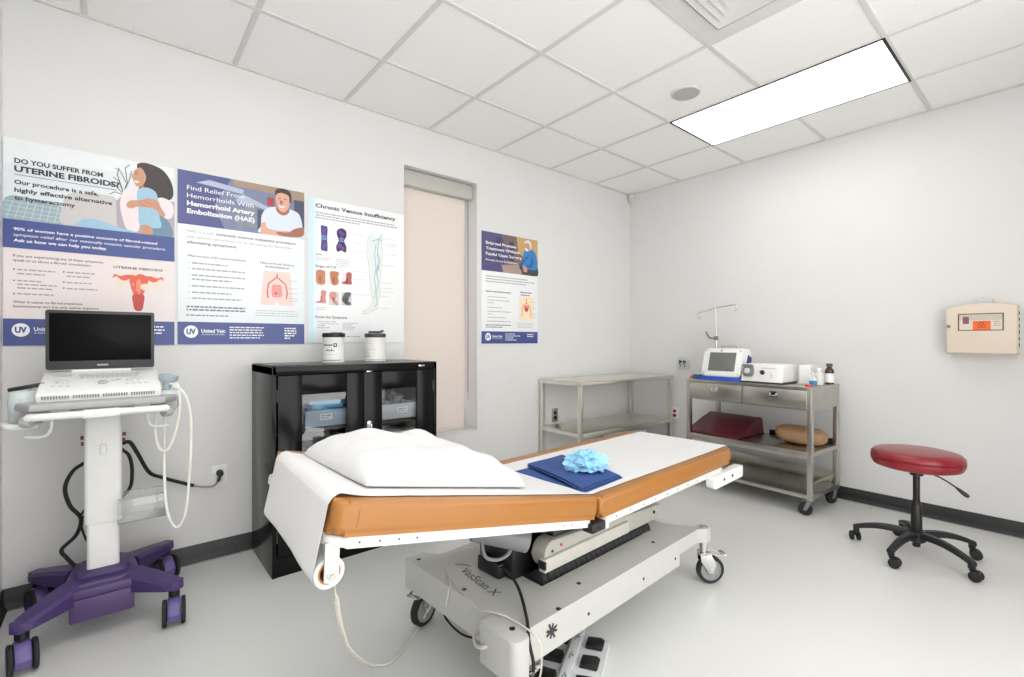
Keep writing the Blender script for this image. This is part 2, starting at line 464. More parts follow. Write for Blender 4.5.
m.blob([(-.0, .553), (0, .63), (.03, .66), (.11, .655), (.185, .635), (.193, .553)], L_(2), 1)
for i in range(7): m.stroke([(.01+i*.025, .56), (.03+i*.024, .64)], .0025, L_(2.4), 10)
for i in range(4): m.stroke([(.005, .575+i*.02), (.185, .565+i*.02)], .0025, L_(2.8), 10)
m.blob([(.193, .553), (.186, .64), (.205, .70), (.27, .718), (.345, .722), (.376, .70), (.385, .556)], L_(2.15), 2)
m.flat([(.378, .553), (.373, .70), (.40, .74), (W, .74), (W, .553)], L_(2.2), 3)
for q in ([(.40, .74), (.415, .80), (.408, .87), (.425, .89)], [(.40, .745), (.385, .80), (.362, .815)], [(.40, .74), (.372, .775), (.345, .78)], [(.405, .76), (.425, .82), (.432, .86)],
          [(.40, .75), (.378, .83), (.385, .865)], [(.40, .735), (.37, .745), (.35, .73)], [(.41, .80), (.39, .85), (.37, .86)]):
    m.stroke(q, .0035, L_(2.6), 9)
m.blob([(.452, .895), (.475, .912), (.51, .911), (.555, .893), (.585, .85), (.598, .80), (.592, .755), (.555, .735), (.52, .75), (.49, .775), (.47, .80), (.462, .85)], L_(3), 4)
m.blob([(.445, .868), (.468, .885), (.487, .85), (.483, .815), (.468, .793), (.45, .79), (.443, .805), (.437, .82), (.432, .838), (.438, .85)], L_(4), 5)
m.blob([(.441, .812), (.452, .806), (.462, .812), (.452, .817)], L_(5), 6)
m.stroke([(.444, .851), (.456, .853)], .003, L_(5), 4); m.stroke([(.443, .861), (.457, .865)], .0025, L_(5), 4)
m.blob([(.462, .80), (.478, .80), (.48, .765), (.46, .76)], L_(3.6), 11)
m.blob([(.40, .755), (.425, .775), (.465, .772), (.478, .73), (.465, .62), (.455, .565), (.415, .57), (.398, .62), (.388, .69)], L_(3.8), 6)
m.blob([(.535, .745), (.565, .75), (.593, .73), (.60, .69), (.59, .655), (.565, .645), (.545, .67), (.53, .70)], L_(4), 6)
m.blob([(.243, .557), (.25, .588), (.285, .60), (.335, .59), (.395, .572), (.43, .566), (.43, .556)], L_(4.2), 7)
m.blob([(.53, .66), (.57, .645), (.592, .60), (.59, .556), (.50, .556), (.51, .61)], L_(4.4), 8)
m.blob([(.452, .755), (.468, .783), (.498, .79), (.525, .775), (.535, .74), (.54, .66), (.548, .60), (.50, .592), (.462, .603), (.458, .66)], L_(5), 7)
m.blob([(.472, .60), (.508, .595), (.512, .558), (.476, .556)], L_(5.2), 5)
m.blob([(.415, .70), (.43, .715), (.462, .722), (.50, .738), (.535, .73), (.545, .705), (.565, .665), (.55, .655), (.525, .685), (.49, .69), (.455, .688), (.43, .675), (.414, .68)], L_(6), 5)
for q in ([(.455, .716), (.485, .70)], [(.46, .70), (.488, .694)], [(.475, .725), (.505, .71)]): m.stroke(q, .0018, L_(6.4), 11)
obj('photograph', m, P1, p)
m = MB()
m.ptext('DO YOU SUFFER FROM', .034, .806, .0195, L_(3), .292, 0, .034)
m.ptext('UTERINE FIBROIDS?', .034, .768, .024, L_(7), .352, 0, .036)
m.stroke([(.034, .754), (.376, .754)], .0022, L_(3), 0)
m.ptext('Our procedure is a safe,', .034, .713, .0175, L_(3), .276, 0, .03)
m.ptext('highly effective alternative', .034, .678, .0175, L_(3), .325, 0, .03)
m.ptext('to hysterectomy', .034, .643, .0175, L_(3), .195, 0, .03)
obj('headline', m, pdark, p)
m = MB()
m.ptext('90% of women have a positive outcome of fibroid-related', .032, .508, .0125, L_(9), .50, 0, .012)
m.ptext('symptom relief after our minimally invasive vascular procedure.', .032, .483, .0125, L_(9), .535, 0)
m.ptext('Ask us how we can help you today.', .032, .458, .0125, L_(9), .308, 0, .02)
obj('banner_text', m, pwhite, p)
m = MB()
m.ptext('If you are experiencing any of these symptoms,', .03, .392, .0105, L_(2), .298, 0, .01)
m.ptext('speak to us about a fibroid consultation:', .03, .372, .0105, L_(2), .255, 0, .01)
obj('intro_text', m, pdark, p); m = MB()
m.ptext('When it comes to fibroid treatment,', .03, .188, .0105, L_(2), .226, 0, .012)
m.ptext("hysterectomy isn't the only option anymore", .03, .169, .0105, L_(2), .28, 0, .012)
obj('closing_text', m, pdark, p); m = MB()
m.ptext('UTERINE FIBROIDS', .364, .374, .011, L_(2), .19, 0, .02)
obj('diagram_title', m, pdark, p); m = MB()
for z in (.334, .284, .226): m.rect(.031, z, .036, z+.006, L_(2), 0)
for z in (.336, .289, .261): m.rect(.188, z, .193, z+.006, L_(2), 0)
lines(m, .043, .333, (.12, .085), .018, .006, L_(2), 1); lines(m, .043, .284, (.075, .125, .11), .016, .006, L_(2), 1); lines(m, .043, .226, (.115,), .02, .006, L_(2), 1)
lines(m, .20, .335, (.10, .085), .018, .006, L_(2), 1); lines(m, .20, .288, (.09,), .02, .006, L_(2), 1); lines(m, .20, .26, (.105,), .02, .006, L_(2), 1)
obj('symptom_list', m, [pdark, pgrey], p)
m = MB(); ut = [pr('uterus_red', (222, 92, 70)), pr('uterus_pale', (238, 214, 190)), pr('uterus_deep', (190, 66, 58)), pr('uterus_light', (232, 140, 110))]
m.blob([(.424, .335), (.446, .352), (.474, .352), (.496, .335), (.49, .29), (.475, .25), (.47, .24), (.446, .24), (.44, .25), (.428, .29)], L_(2), 0)
m.blob([(.428, .33), (.40, .315), (.375, .335), (.362, .325), (.368, .345), (.39, .338), (.41, .345), (.43, .345)], L_(2.3), 0)
m.blob([(.492, .33), (.52, .315), (.545, .335), (.558, .325), (.552, .345), (.53, .338), (.51, .345), (.49, .345)], L_(2.3), 0)
m.blob([(.373, .315), (.39, .32), (.408, .312), (.40, .298), (.38, .295)], L_(2.6), 1); m.blob([(.512, .312), (.53, .32), (.548, .315), (.54, .297), (.52, .298)], L_(2.6), 1)
m.blob([(.437, .25), (.479, .25), (.478, .20), (.47, .172), (.447, .172), (.438, .20)], L_(2.6), 2)
m.blob([(.452, .32), (.466, .325), (.47, .29), (.46, .25), (.45, .29)], L_(2.8), 3)
for x, z, r in ((.445, .356, .012), (.437, .30, .006), (.483, .29, .017), (.462, .31, .006), (.452, .275, .005)):
    m.flat([(x+r*math.cos(a*math.pi/8), z+r*math.sin(a*math.pi/8)) for a in range(16)], L_(3.1), 1 if r > .01 else 3)
for z, x0, x1 in ((.352, .34, .41), (.29, .34, .40), (.272, .34, .425), (.30, .52, .585), (.28, .50, .56), (.26, .53, .56), (.245, .53, .56)): m.stroke([(x0, z), (x1, z)], .0022, L_(2), 1)
obj('anatomy_diagram', m, ut, p)
logo(p, .026, .069, .056)
m = MB(); lines(m, .51, .088, (.05, .06, .045), .016, .007, L_(3)); lines(m, .27, .088, (.19, .18, .16), .016, .005, L_(3)); obj('small_print', m, pwhite, p)

# poster 2
p = poster('poster', 'poster of a smiling man in a white shirt with folded arms', -3.866, 1.157, .622, .914, mat('print_ice', (234, 240, 243), .4, var=.005))
W = .622
P2 = [pr('street_blue', (78, 84, 138)), pr('street_mid', (120, 130, 160)), pr('street_awning', (176, 184, 206)), pr('street_tan', (164, 140, 122)), pr('street_grey', (132, 138, 150)),
      pr('red_sign', (172, 62, 70)), pr('skin_fair', (220, 168, 146)), pr('short_hair', (66, 52, 48)), pr('tee', (214, 224, 234)), pr('skin_shade', (180, 118, 98)), pwhite, pr('street_dark', (72, 76, 96))]
m = MB(); m.rect(0, .632, W, .914, L_(1), 0)
m.flat([(.21, .632), (.16, .75), (.24, .914), (W, .914), (W, .632)], L_(1.4), 1)
m.flat([(.25, .88), (.25, .914), (W, .914), (W, .855), (.42, .875)], L_(1.8), 3)
m.flat([(.26, .80), (.44, .77), (.45, .782), (.30, .84)], L_(2), 2); m.flat([(.08, .86), (.30, .84), (.30, .865), (.14, .885)], L_(2), 2)
m.rect(.31, .66, .36, .79, L_(2), 4); m.rect(.37, .65, .40, .77, L_(2), 11); m.rect(.27, .64, .30, .76, L_(2), 4); m.rect(.42, .80, .455, .85, L_(2.2), 5); m.rect(.46, .66, .50, .86, L_(1.9), 4); m.rect(.565, .70, .622, .86, L_(1.9), 11)
m.blob([(.392, .74), (.42, .785), (.47, .80), (.53, .80), (.585, .785), (.606, .74), (.614, .67), (.614, .634), (.388, .634), (.388, .68)], L_(3), 8)
m.blob([(.468, .80), (.475, .77), (.502, .757), (.53, .77), (.535, .80)], L_(3.3), 9)
m.blob([(.464, .87), (.468, .895), (.50, .91), (.535, .9), (.543, .86), (.537, .815), (.518, .782), (.496, .777), (.476, .795), (.466, .83)], L_(4), 6)
m.blob([(.462, .865), (.465, .90), (.495, .914), (.53, .91), (.549, .885), (.547, .84), (.538, .84), (.535, .875), (.50, .888), (.475, .88)], L_(4.4), 7)
m.blob([(.480, .813), (.497, .808), (.514, .815), (.508, .804), (.497, .801), (.486, .804)], L_(4.6), 10)
for x in (.478, .508): m.stroke([(x, .852), (x+.014, .853)], .004, L_(4.6), 7)
m.blob([(.487, .84), (.498, .842), (.502, .825), (.49, .822)], L_(4.6), 9)
m.blob([(.388, .69), (.412, .70), (.42, .672), (.47, .662), (.53, .668), (.56, .66), (.59, .64), (.40, .634), (.388, .65)], L_(4), 6)
m.blob([(.47, .655), (.53, .66), (.565, .685), (.612, .70), (.614, .65), (.56, .636), (.49, .636)], L_(4.4), 9)
obj('photograph', m, P2, p)
m = MB()
m.ptext('Find Relief From', .04, .815, .023, L_(5), .262); m.ptext('Hemorrhoids With', .04, .774, .023, L_(5), .31); obj('headline', m, pwhite, p); m = MB()
m.ptext('Hemorrhoid Artery', .04, .733, .023, L_(5), .315, 0, .035); m.ptext('Embolization (HAE)', .04, .692, .023, L_(5), .316, 0, .035)
obj('bold_headline', m, pwhite, p)
m = MB()
m.ptext('HAE is a safe,', .04, .591, .014, L_(1), .125, 1); m.ptext('minimally invasive outpatient procedure', .17, .591, .014, L_(1), .403, 0, .015)
m.ptext('that reduces hemorrhoid size by decreasing the blood flow,', .04, .562, .014, L_(1), .512, 1); m.ptext('alleviating symptoms.', .04, .533, .014, L_(1), .229, 0, .015)
obj('intro_text', m, [pdark, pgrey], p); m = MB()
m.ptext('What are some of the common symptoms?', .041, .463, .0115, L_(1), .273, 0, .01)
for z, ws in ((.427, (.165,)), (.397, (.245,)), (.363, (.245, .18)), (.306, (.242,)), (.272, (.18,)), (.241, (.228,))):
    m.rect(.047, z+.001, .051, z+.006, L_(1), 1); lines(m, .062, z, ws, .022, .0075, L_(1), 1)
obj('symptom_list', m, [pdark, pgrey, pdgrey], p); m = MB()
lines(m, .038, .195, (.27, .27), .016, .0085, L_(1), 2); lines(m, .036, .151, (.19,), .016, .006, L_(1), 2)
obj('closing_text', m, [pdark, pgrey, pdgrey], p); m = MB()
m.ptext('Hemorrhoid Artery', .384, .461, .0125, L_(1), .18, 0, .006); m.ptext('Embolization', .412, .442, .0125, L_(1), .125, 0, .006)
obj('diagram_title', m, pdark, p); m = MB()
lines(m, .36, .19, (.22, .23, .23), .014, .003, L_(1), 1)
obj('diagram_note', m, [pdark, pgrey, pdgrey], p)
m = MB(); m.flat([(.402, .423), (.543, .423), (.56, .226), (.385, .226)], L_(1), 0)
m.flat([(.458, .226), (.47, .25), (.487, .226)], L_(1.3), 3)
m.blob([(.445, .34), (.47, .345), (.495, .34), (.498, .28), (.47, .272), (.445, .28)], L_(1.6), 1)
m.stroke([(.472, .41), (.472, .39), (.427, .35), (.42, .30), (.424, .265)], .006, L_(2), 2); m.stroke([(.472, .39), (.518, .35), (.527, .30), (.522, .265)], .006, L_(2), 2)
m.stroke([(.46, .29), (.47, .30)], .01, L_(2), 2)
for z in (.375, .33, .30, .27, .255): m.stroke([(.53, z), (.585, z-.002)], .002, L_(1.2), 4)
obj('anatomy_diagram', m, [pr('skin_tint', (240, 208, 200)), pr('tissue', (226, 150, 146)), pr('artery', (190, 62, 66)), pwhite, pgrey], p)
m = MB(); m.rect(0, 0, W, .119, L_(1)); obj('banner', m, pnavy, p)
logo(p, .027, .067, .062)
m = MB(); lines(m, .233, .090, (.17, .165, .165, .17, .15), .0145, .006, L_(3)); lines(m, .512, .088, (.07, .065, .065, .06, .03), .0145, .007, L_(3)); obj('small_print', m, pwhite, p)

# poster 3
p = poster('poster', 'white poster with a bare leg diagram and six small leg photos', -3.221, 1.164, .632, .888, mat('print_soft_white', (240, 242, 244), .4, var=.004))
m = MB(); P3 = [pr('blue_tint', (206, 227, 238)), pr('blue_tint_pale', (222, 235, 242))]
m.rect(0, .0, .03, .888, L_(.6), 0); m.rect(.03, 0, .06, .888, L_(.6), 1); obj('side_stripe', m, P3, p)
m = MB(); m.ptext('Chronic Venous Insufficiency', .042, .834, .0225, L_(2), .526, 0, .03); obj('headline', m, pdark, p); m = MB(); m.ptext('Stages of CVI', .042, .466, .0145, L_(2), .122, 0, .014); obj('stages_title', m, pdark, p); m = MB(); m.ptext('Know the Symptoms', .042, .152, .0145, L_(2), .196, 0, .016)
obj('symptoms_title', m, pdark, p)
m = MB(); lines(m, .042, .799, (.52, .54, .275), .0155, .0065, L_(2), 1); obj('intro_text', m, [pdgrey, pgrey], p); m = MB(); lines(m, .044, .542, (.04,), .014, .006, L_(2), 0); lines(m, .044, .523, (.09, .08), .012, .003, L_(2), 1)
lines(m, .165, .525, (.085, .09, .085, .09, .06), .0115, .003, L_(2), 1); lines(m, .05, .353, (.05,), .014, .003, L_(2), 1)
obj('caption_text', m, [pdgrey, pgrey], p); m = MB()
lines(m, .055, .128, (.12, .13, .05, .08), .0125, .004, L_(2), 1); lines(m, .21, .122, (.10, .06, .08, .07), .0125, .004, L_(2), 1)
obj('symptom_list', m, [pdgrey, pgrey], p); m = MB()
lines(m, .05, .215, (.06, .05), .012, .003, L_(2), 1); lines(m, .23, .035, (.09,), .01, .005, L_(2), 1)
obj('small_print', m, [pdgrey, pgrey], p); m = MB()
for z, x0, x1 in ((.70, .27, .37), (.645, .27, .34), (.59, .27, .36), (.70, .48, .56), (.665, .48, .57), (.655, .5, .57), (.595, .49, .57), (.52, .47, .56), (.46, .27, .37), (.41, .27, .36), (.40, .46, .54), (.365, .46, .55), (.34, .46, .56), (.31, .27, .38), (.31, .45, .53), (.23, .46, .52)):
    m.stroke([(x0, z), (x1, z)], .0014, L_(2), 1)
obj('diagram_labels', m, [pdgrey, pgrey], p)
m = MB(); V3 = [pr('vein_blue', (62, 66, 140)), pr('vein_violet', (120, 66, 136)), pr('vein_light', (120, 160, 210)), pr('vein_deep', (44, 42, 92))]
m.blob([(.074, .722), (.094, .726), (.114, .718), (.112, .65), (.114, .575), (.094, .571), (.074, .58), (.077, .65)], L_(2), 0)
m.blob([(.174, .71), (.20, .727), (.228, .715), (.232, .68), (.218, .648), (.232, .61), (.226, .575), (.20, .585), (.174, .575), (.168, .61), (.184, .648), (.172, .68)], L_(2), 3)
for x, z, r in ((.094, .70, .01), (.092, .675, .008), (.098, .605, .009), (.09, .59, .007)): m.flat([(x+r*math.cos(a*math.pi/6), z+r*1.3*math.sin(a*math.pi/6)) for a in range(12)], L_(2.4), 1)
for x, z, r in ((.195, .70, .012), (.212, .69, .010), (.19, .615, .014), (.21, .60, .012), (.20, .67, .009)): m.flat([(x+r*math.cos(a*math.pi/6), z+r*math.sin(a*math.pi/6)) for a in range(12)], L_(2.4), 1)
for z in (.655, .64): m.rect(.08, z, .108, z+.009, L_(2.4), 2); m.rect(.19, z, .214, z+.009, L_(2.4), 2)
obj('vein_diagram', m, V3, p)
for i, (x0, z0, x1, z1) in enumerate(((.044, .364, .102, .446), (.125, .364, .186, .446), (.202, .371, .266, .446), (.044, .244, .107, .32), (.122, .236, .185, .32), (.201, .238, .265, .32))):
    m = MB(); bg = [(222, 205, 190), (228, 218, 208), (236, 224, 222), (238, 236, 238), (214, 204, 200), (196, 204, 206)][i]
    fg = [(196, 128, 92), (190, 118, 82), (176, 92, 82), (206, 138, 128), (206, 146, 138), (92, 86, 86)][i]
    fg2 = [(170, 100, 66), (160, 92, 62), (120, 52, 56), (168, 90, 100), (150, 74, 78), (56, 52, 54)][i]
    m.rect(x0, z0, x1, z1, L_(2), 0); w = x1-x0; h = z1-z0
    sh = [[(.1, 1), (.9, 1), (.95, .5), (.9, 0), (.15, 0), (.02, .5)], [(.15, 1), (.95, .98), (.85, .6), (.95, .3), (.75, 0), (.3, 0), (.1, .5)], [(.5, 1), (.98, 1), (.97, .4), (.98, .05), (.1, .05), (.05, .2), (.4, .35)],
          [(.5, 1), (.98, 1), (.92, .5), (.98, .1), (.9, .02), (.05, .02), (.05, .12), (.5, .3)], [(.1, .9), (.6, 1), (.8, .7), (.65, .45), (.95, .1), (.7, 0), (.3, .4), (.1, .6)], [(.4, 1), (.95, .98), (.75, .6), (.7, .35), (.98, .1), (.5, .02), (.05, .35), (.1, .65)]][i]
    m.blob([(x0+w*a, z0+h*b) for a, b in sh], L_(2.4), 1)
    m.blob([(x0+w*(.45+.3*(a-.5)), z0+h*(.35+.45*(b-.5))) for a, b in sh], L_(2.8), 2)
    obj('leg_photo', m, [pr('photo_ground%d' % i, bg), pr('photo_skin%d' % i, fg), pr('photo_mark%d' % i, fg2)], p)
m = MB(); G3 = [pr('leg_tint', (226, 234, 232)), pr('leg_line', (170, 176, 170)), pr('leg_vein', (110, 140, 178)), pr('leg_skin', (230, 216, 196))]
m.blob([(.375, .70), (.395, .735), (.42, .70), (.45, .70), (.468, .735), (.48, .71), (.47, .66), (.475, .58), (.462, .48), (.456, .41), (.458, .34), (.442, .28), (.438, .225), (.41, .215), (.37, .19), (.335, .185), (.338, .20), (.38, .22), (.41, .26), (.398, .33), (.39, .40), (.385, .48), (.37, .58), (.378, .65)], L_(1.6), 0)
for q in ([(.375, .70), (.366, .60), (.38, .50), (.388, .40), (.396, .33), (.408, .26), (.378, .22), (.335, .20)], [(.47, .70), (.474, .58), (.462, .48), (.456, .40), (.458, .34), (.442, .27), (.44, .225), (.37, .19), (.335, .187)]):
    m.stroke(q, .0035, L_(2), 3); m.stroke(q, .0016, L_(2.2), 1)
for q in ([(.465, .72), (.45, .69), (.44, .62), (.446, .52), (.436, .45), (.446, .40), (.432, .33), (.436, .26), (.42, .235)], [(.40, .67), (.43, .685), (.45, .69), (.47, .68)], [(.43, .66), (.42, .58), (.43, .50), (.418, .43), (.428, .36), (.416, .29)], [(.44, .60), (.456, .55), (.446, .48)], [(.446, .52), (.428, .47), (.442, .43)]):
    m.stroke(q, .003, L_(2.6), 2)
obj('leg_diagram', m, G3, p)

# poster 4
p = poster('poster', 'poster of an older man in a blue jacket, between window and steel table', -1.927, 1.152, .600, .892, mat('print_cool_white', (236, 238, 240), .4, var=.004))
W = .6
P4 = [pr('night_violet', (82, 76, 122)), pr('autumn_brown', (118, 98, 100)), pr('autumn_gold', (196, 160, 104)), pr('autumn_tan', (172, 146, 134)), pr('jacket_blue', (48, 128, 194)), pr('face', (196, 148, 132)),
      pr('white_hair', (222, 216, 212)), pr('trouser', (66, 62, 66)), pr('jacket_dark', (36, 92, 150)), pr('night_dark', (60, 58, 92))]
m = MB(); m.rect(0, .58, W, .892, L_(1), 0)
m.flat([(.20, .892), (.28, .70), (.22, .58), (W, .58), (W, .892)], L_(1.4), 1); m.flat([(.36, .892), (.38, .76), (.5, .70), (W, .72), (W, .892)], L_(1.8), 2)
m.flat([(.20, .64), (.40, .66), (.42, .58), (.22, .58)], L_(1.9), 3); m.rect(.15, .66, .20, .86, L_(1.7), 9); m.rect(.28, .68, .33, .84, L_(1.7), 9)
m.blob([(.43, .60), (.39, .64), (.44, .67), (.55, .665), (.594, .66), (.594, .584), (.42, .584)], L_(2.4), 7)
m.blob([(.44, .77), (.47, .80), (.53, .805), (.575, .775), (.59, .71), (.585, .64), (.52, .63), (.44, .64), (.40, .66), (.39, .645), (.43, .69)], L_(3), 4)
m.blob([(.53, .74), (.55, .69), (.52, .65), (.46, .648), (.46, .66), (.51, .672), (.52, .70)], L_(3.3), 8)
m.blob([(.445, .83), (.46, .86), (.50, .868), (.52, .84), (.51, .80), (.485, .785), (.46, .79), (.45, .80)], L_(3.6), 5)
m.blob([(.445, .845), (.46, .872), (.50, .878), (.524, .855), (.524, .81), (.513, .80), (.508, .84), (.48, .858)], L_(4), 6)
m.blob([(.452, .805), (.47, .81), (.49, .80), (.485, .785), (.462, .786)], L_(4), 6)
m.blob([(.43, .65), (.46, .655), (.48, .63), (.47, .605), (.44, .61)], L_(4), 5)
obj('photograph', m, P4, p)
m = MB(); m.ptext('Enlarged Prostate', .042, .793, .022, L_(5), .314, 0, .02); m.ptext('Treatment Without', .042, .750, .022, L_(5), .35, 0, .02); m.ptext('Painful Open Surgery', .042, .706, .022, L_(5), .375, 0, .02); m.ptext('Prostate Artery Embolization', .042, .661, .016, L_(5), .33, 0, .008)
obj('headline', m, pwhite, p)
m = MB(); lines(m, .042, .535, (.44, .52, .42), .021, .0075, L_(1), 1); obj('intro_text', m, [pdgrey, pgrey], p); m = MB(); lines(m, .044, .412, (.255,), .02, .0095, L_(1), 0)
for z, ws in ((.372, (.20,)), (.345, (.23, .07)), (.287, (.15,)), (.255, (.24, .05)), (.207, (.19,)), (.177, (.24,))): lines(m, .058, z, ws, .022, .0055, L_(1), 1)
obj('symptom_list', m, [pdgrey, pgrey], p); m = MB()
lines(m, .042, .145, (.26, .17), .017, .008, L_(1), 0); obj('closing_text', m, [pdgrey, pgrey], p); m = MB(); lines(m, .40, .425, (.13,), .02, .01, L_(1), 0); lines(m, .41, .403, (.10,), .02, .01, L_(1), 0); obj('diagram_title', m, [pdgrey, pgrey], p); m = MB(); lines(m, .37, .17, (.17, .18, .17, .16), .0125, .003, L_(1), 1)
obj('diagram_note', m, [pdgrey, pgrey], p)
m = MB(); m.rect(.393, .197, .553, .392, L_(1), 0)
m.stroke([(.47, .38), (.47, .345), (.43, .315), (.42, .26), (.425, .23)], .005, L_(1.6), 2); m.stroke([(.47, .345), (.51, .315), (.52, .26), (.515, .23)], .005, L_(1.6), 2)
m.blob([(.44, .312), (.47, .325), (.50, .312), (.49, .28), (.47, .265), (.45, .28)], L_(1.8), 1); m.blob([(.455, .30), (.485, .30), (.482, .275), (.458, .275)], L_(2.2), 2)
for z in (.355, .30, .25, .225): m.stroke([(.52, z), (.575, z)], .002, L_(1.4), 3)
obj('anatomy_diagram', m, [pr('skin_tint_warm', (246, 222, 190)), pr('gland', (228, 140, 118)), pr('artery', (190, 62, 66)), pgrey], p)
m = MB(); m.rect(0, 0, W, .098, L_(1)); obj('banner', m, pnavy, p)
logo(p, .036, .054, .058)
m = MB(); lines(m, .24, .075, (.11, .16, .09, .12), .0165, .006, L_(3)); lines(m, .478, .072, (.075, .07), .0165, .007, L_(3)); obj('small_print', m, pwhite, p)

# ------------------------------------------------------------------ wall plates
def outlet(label, x, y, z, rotz, plate, face, col2=None, dark=False):
    t = thing('wall_outlet', label, 'wall outlet', (x, y, z), rotz)
    m = MB(); m.prism(rrect(-.037, -.06, .037, .06, .006), 0, .006, .002, M=Matrix.Rotation(R(90), 4, 'X')); obj('cover_plate', m, plate, t)
    for zz in (.021, -.021):
        m = MB(); m.prism(rrect(-.016, -.014, .016, .014, .009), .005, .0085, .001, M=TR(0, 0, zz)@Matrix.Rotation(R(90), 4, 'X'))
        for sx in (-.006, .006): m.bx((sx-.0012, -.0092, zz-.004), (sx+.0012, -.008, zz+.005), m=1)
        obj('socket', m, [face, black_m], t)
    m = MB(); m.cyl((0, -.0055, 0), (0, -.0075, 0), .0025, n=10); obj('screw', m, steel_m, t)
    return t
outlet('white wall outlet with a black plug beside the ultrasound cart', -3.681, 0, .437, 0, white_m, offw_m)
outlet('steel wall outlet behind the empty steel table', -1.115, 0, .505, 0, steel_m, black_m)
outlet('white wall outlet with two red sockets between steel table and steel cart', 0, -.527, .473, R(-90), white_m, mat('red_socket', (176, 40, 46), .4))
t = thing('wall_plate', 'small white wall plate with two black plugs, above the blue hand tool', 'wall plate', (0, -.62, .96), R(-90))
m = MB(); m.prism(rrect(-.06, -.055, .06, .055, .012), 0, .012, .004, M=Matrix.Rotation(R(90), 4, 'X')); obj('cover_plate', m, lgrey_m, t)
for sx in (-.022, .022):
    m = MB(); m.cyl((sx, -.012, .012), (sx+.004, -.045, .022), .010, .008, n=12, bev=.002); m.tube([(sx+.004, -.044, .022), (sx+.008, -.055, .01), (sx+.006, -.03, -.03)], .004, 6, smooth=4); obj('plug', m, black_m, t)

# ------------------------------------------------------------------ sharps container on the east wall
beige_m = mat('beige_plastic', (217, 203, 186), .4, var=.01)
t = thing('sharps_container', 'beige wall-mounted sharps box with an orange biohazard sign in its window', 'sharps container', (0, -2.668, 1.095), R(-90))
w = .158; D = .13
Wl = Matrix.Rotation(R(90), 4, 'X')
fm = MB()
# body: front view outline with a gently arched top, extruded out from the wall
out = [(-w, .0), (w, .0), (w, .29), (.10, .306), (0, .309), (-.10, .300), (-w, .277)]
fm.prism(out, .004, D, .012, M=Wl, seg=3); obj('housing', fm, beige_m, t)
fm = MB(); fm.prism([(-.1005, .142), (.1005, .142), (.1005, .247), (-.1005, .247)], D-.001, D+.0015, .001, M=Wl)
obj('window_frame', fm, mat('window_bronze', (92, 74, 62), .4), t)
fm = MB(); fm.rect(-.094, .147, .094, .241, D+.0018, 0); fm.rect(-.094, .205, .094, .241, D+.0020, 4)
fm.rect(-.033, .147, .045, .2, D+.0023, 1); fm.rect(-.078, .183, -.05, .228, D+.0023, 2)
for i in range(4): fm.rect(-.076+.007*i, .186, -.073+.007*i, .226, D+.0025, 3)
# biohazard trefoil
for a in (90, 210, 330):
    cx, cz = .006+.009*math.cos(R(a)), .174+.009*math.sin(R(a))
    pts = [(cx+.009*math.cos(R(a+q)), cz+.009*math.sin(R(a+q))) for q in range(-140, 141, 20)]
    fm.stroke(pts, .0032, D+.0026, 3)
fm.flat([(.006+.004*math.cos(R(q*30)), .174+.004*math.sin(R(q*30))) for q in range(12)], D+.0028, 3)
lines(fm, -.025, .192, (.06,), .01, .003, D+.0027, 3); lines(fm, .058, .195, (.03, .028, .03), .012, .0025, D+.0025, 3)
obj('sign', fm, [pr('sharps_pale', (216, 207, 190)), pr('biohazard_orange', (240, 104, 30)), pr('sharps_violet', (150, 92, 128)), pr('sharps_brown', (120, 60, 50)), pr('sharps_shade', (196, 188, 170))], t)
fm = MB(); fm.prism(rrect(-w-.006, .15, -w+.02, .215, .006), .03, D-.02, .004, M=Wl); fm.ptext('B', -w+.002, .165, .02, D-.0195, m=1) if False else None
fm.cyl((-w+.014, -D+.001, .17), (-w+.014, -D-.006, .17), .010, n=18, m=1, bev=.002); obj('latch', fm, [beige_m, mgrey_m], t)
for i in range(6):
    fm = MB(); fm.cyl((w-.002, -.055, .055+.038*i), (w+.003, -.055, .055+.038*i), .010, n=14); obj('vent_hole', fm, black_m, t)
fm = MB(); fm.bx((-.02, -.07, .303), (.05, -.03, .335), .006); obj('lid_tab', fm, lgrey_m, t)

# ------------------------------------------------------------------ black cabinet with glazed doors
cx0, cx1, cd, ch = -3.526, -2.603, .473, 1.047
t = thing('storage_cabinet', 'low black metal cabinet with two windowed doors beside the window', 'cabinet', ((cx0+cx1)/2, 0, 0))
hw = (cx1-cx0)/2; y1 = -.012; y0 = -cd
m = MB()
m.bx((-hw, y0, 0), (-hw+.02, y1, ch), .002); m.bx((hw-.02, y0, 0), (hw, y1, ch), .002)
m.bx((-hw+.02, y1-.012, 0), (hw-.02, y1, ch)); m.bx((-hw, y0, ch-.045), (hw, y1, ch), .004)
m.bx((-hw+.02, y0+.004, .0), (hw-.02, y0+.03, .095)); m.bx((-hw+.02, y0+.01, .09), (hw-.02, y1, .105))
obj('body', m, cab_m, t)
for z in (.40, .715):
    m = MB(); m.bx((-hw+.021, y0+.035, z-.018), (hw-.021, y1-.014, z), .002); obj('shelf', m, mat('cabinet_shelf', (62, 52, 48), .4), t)
WZa, WZb = .40, .899
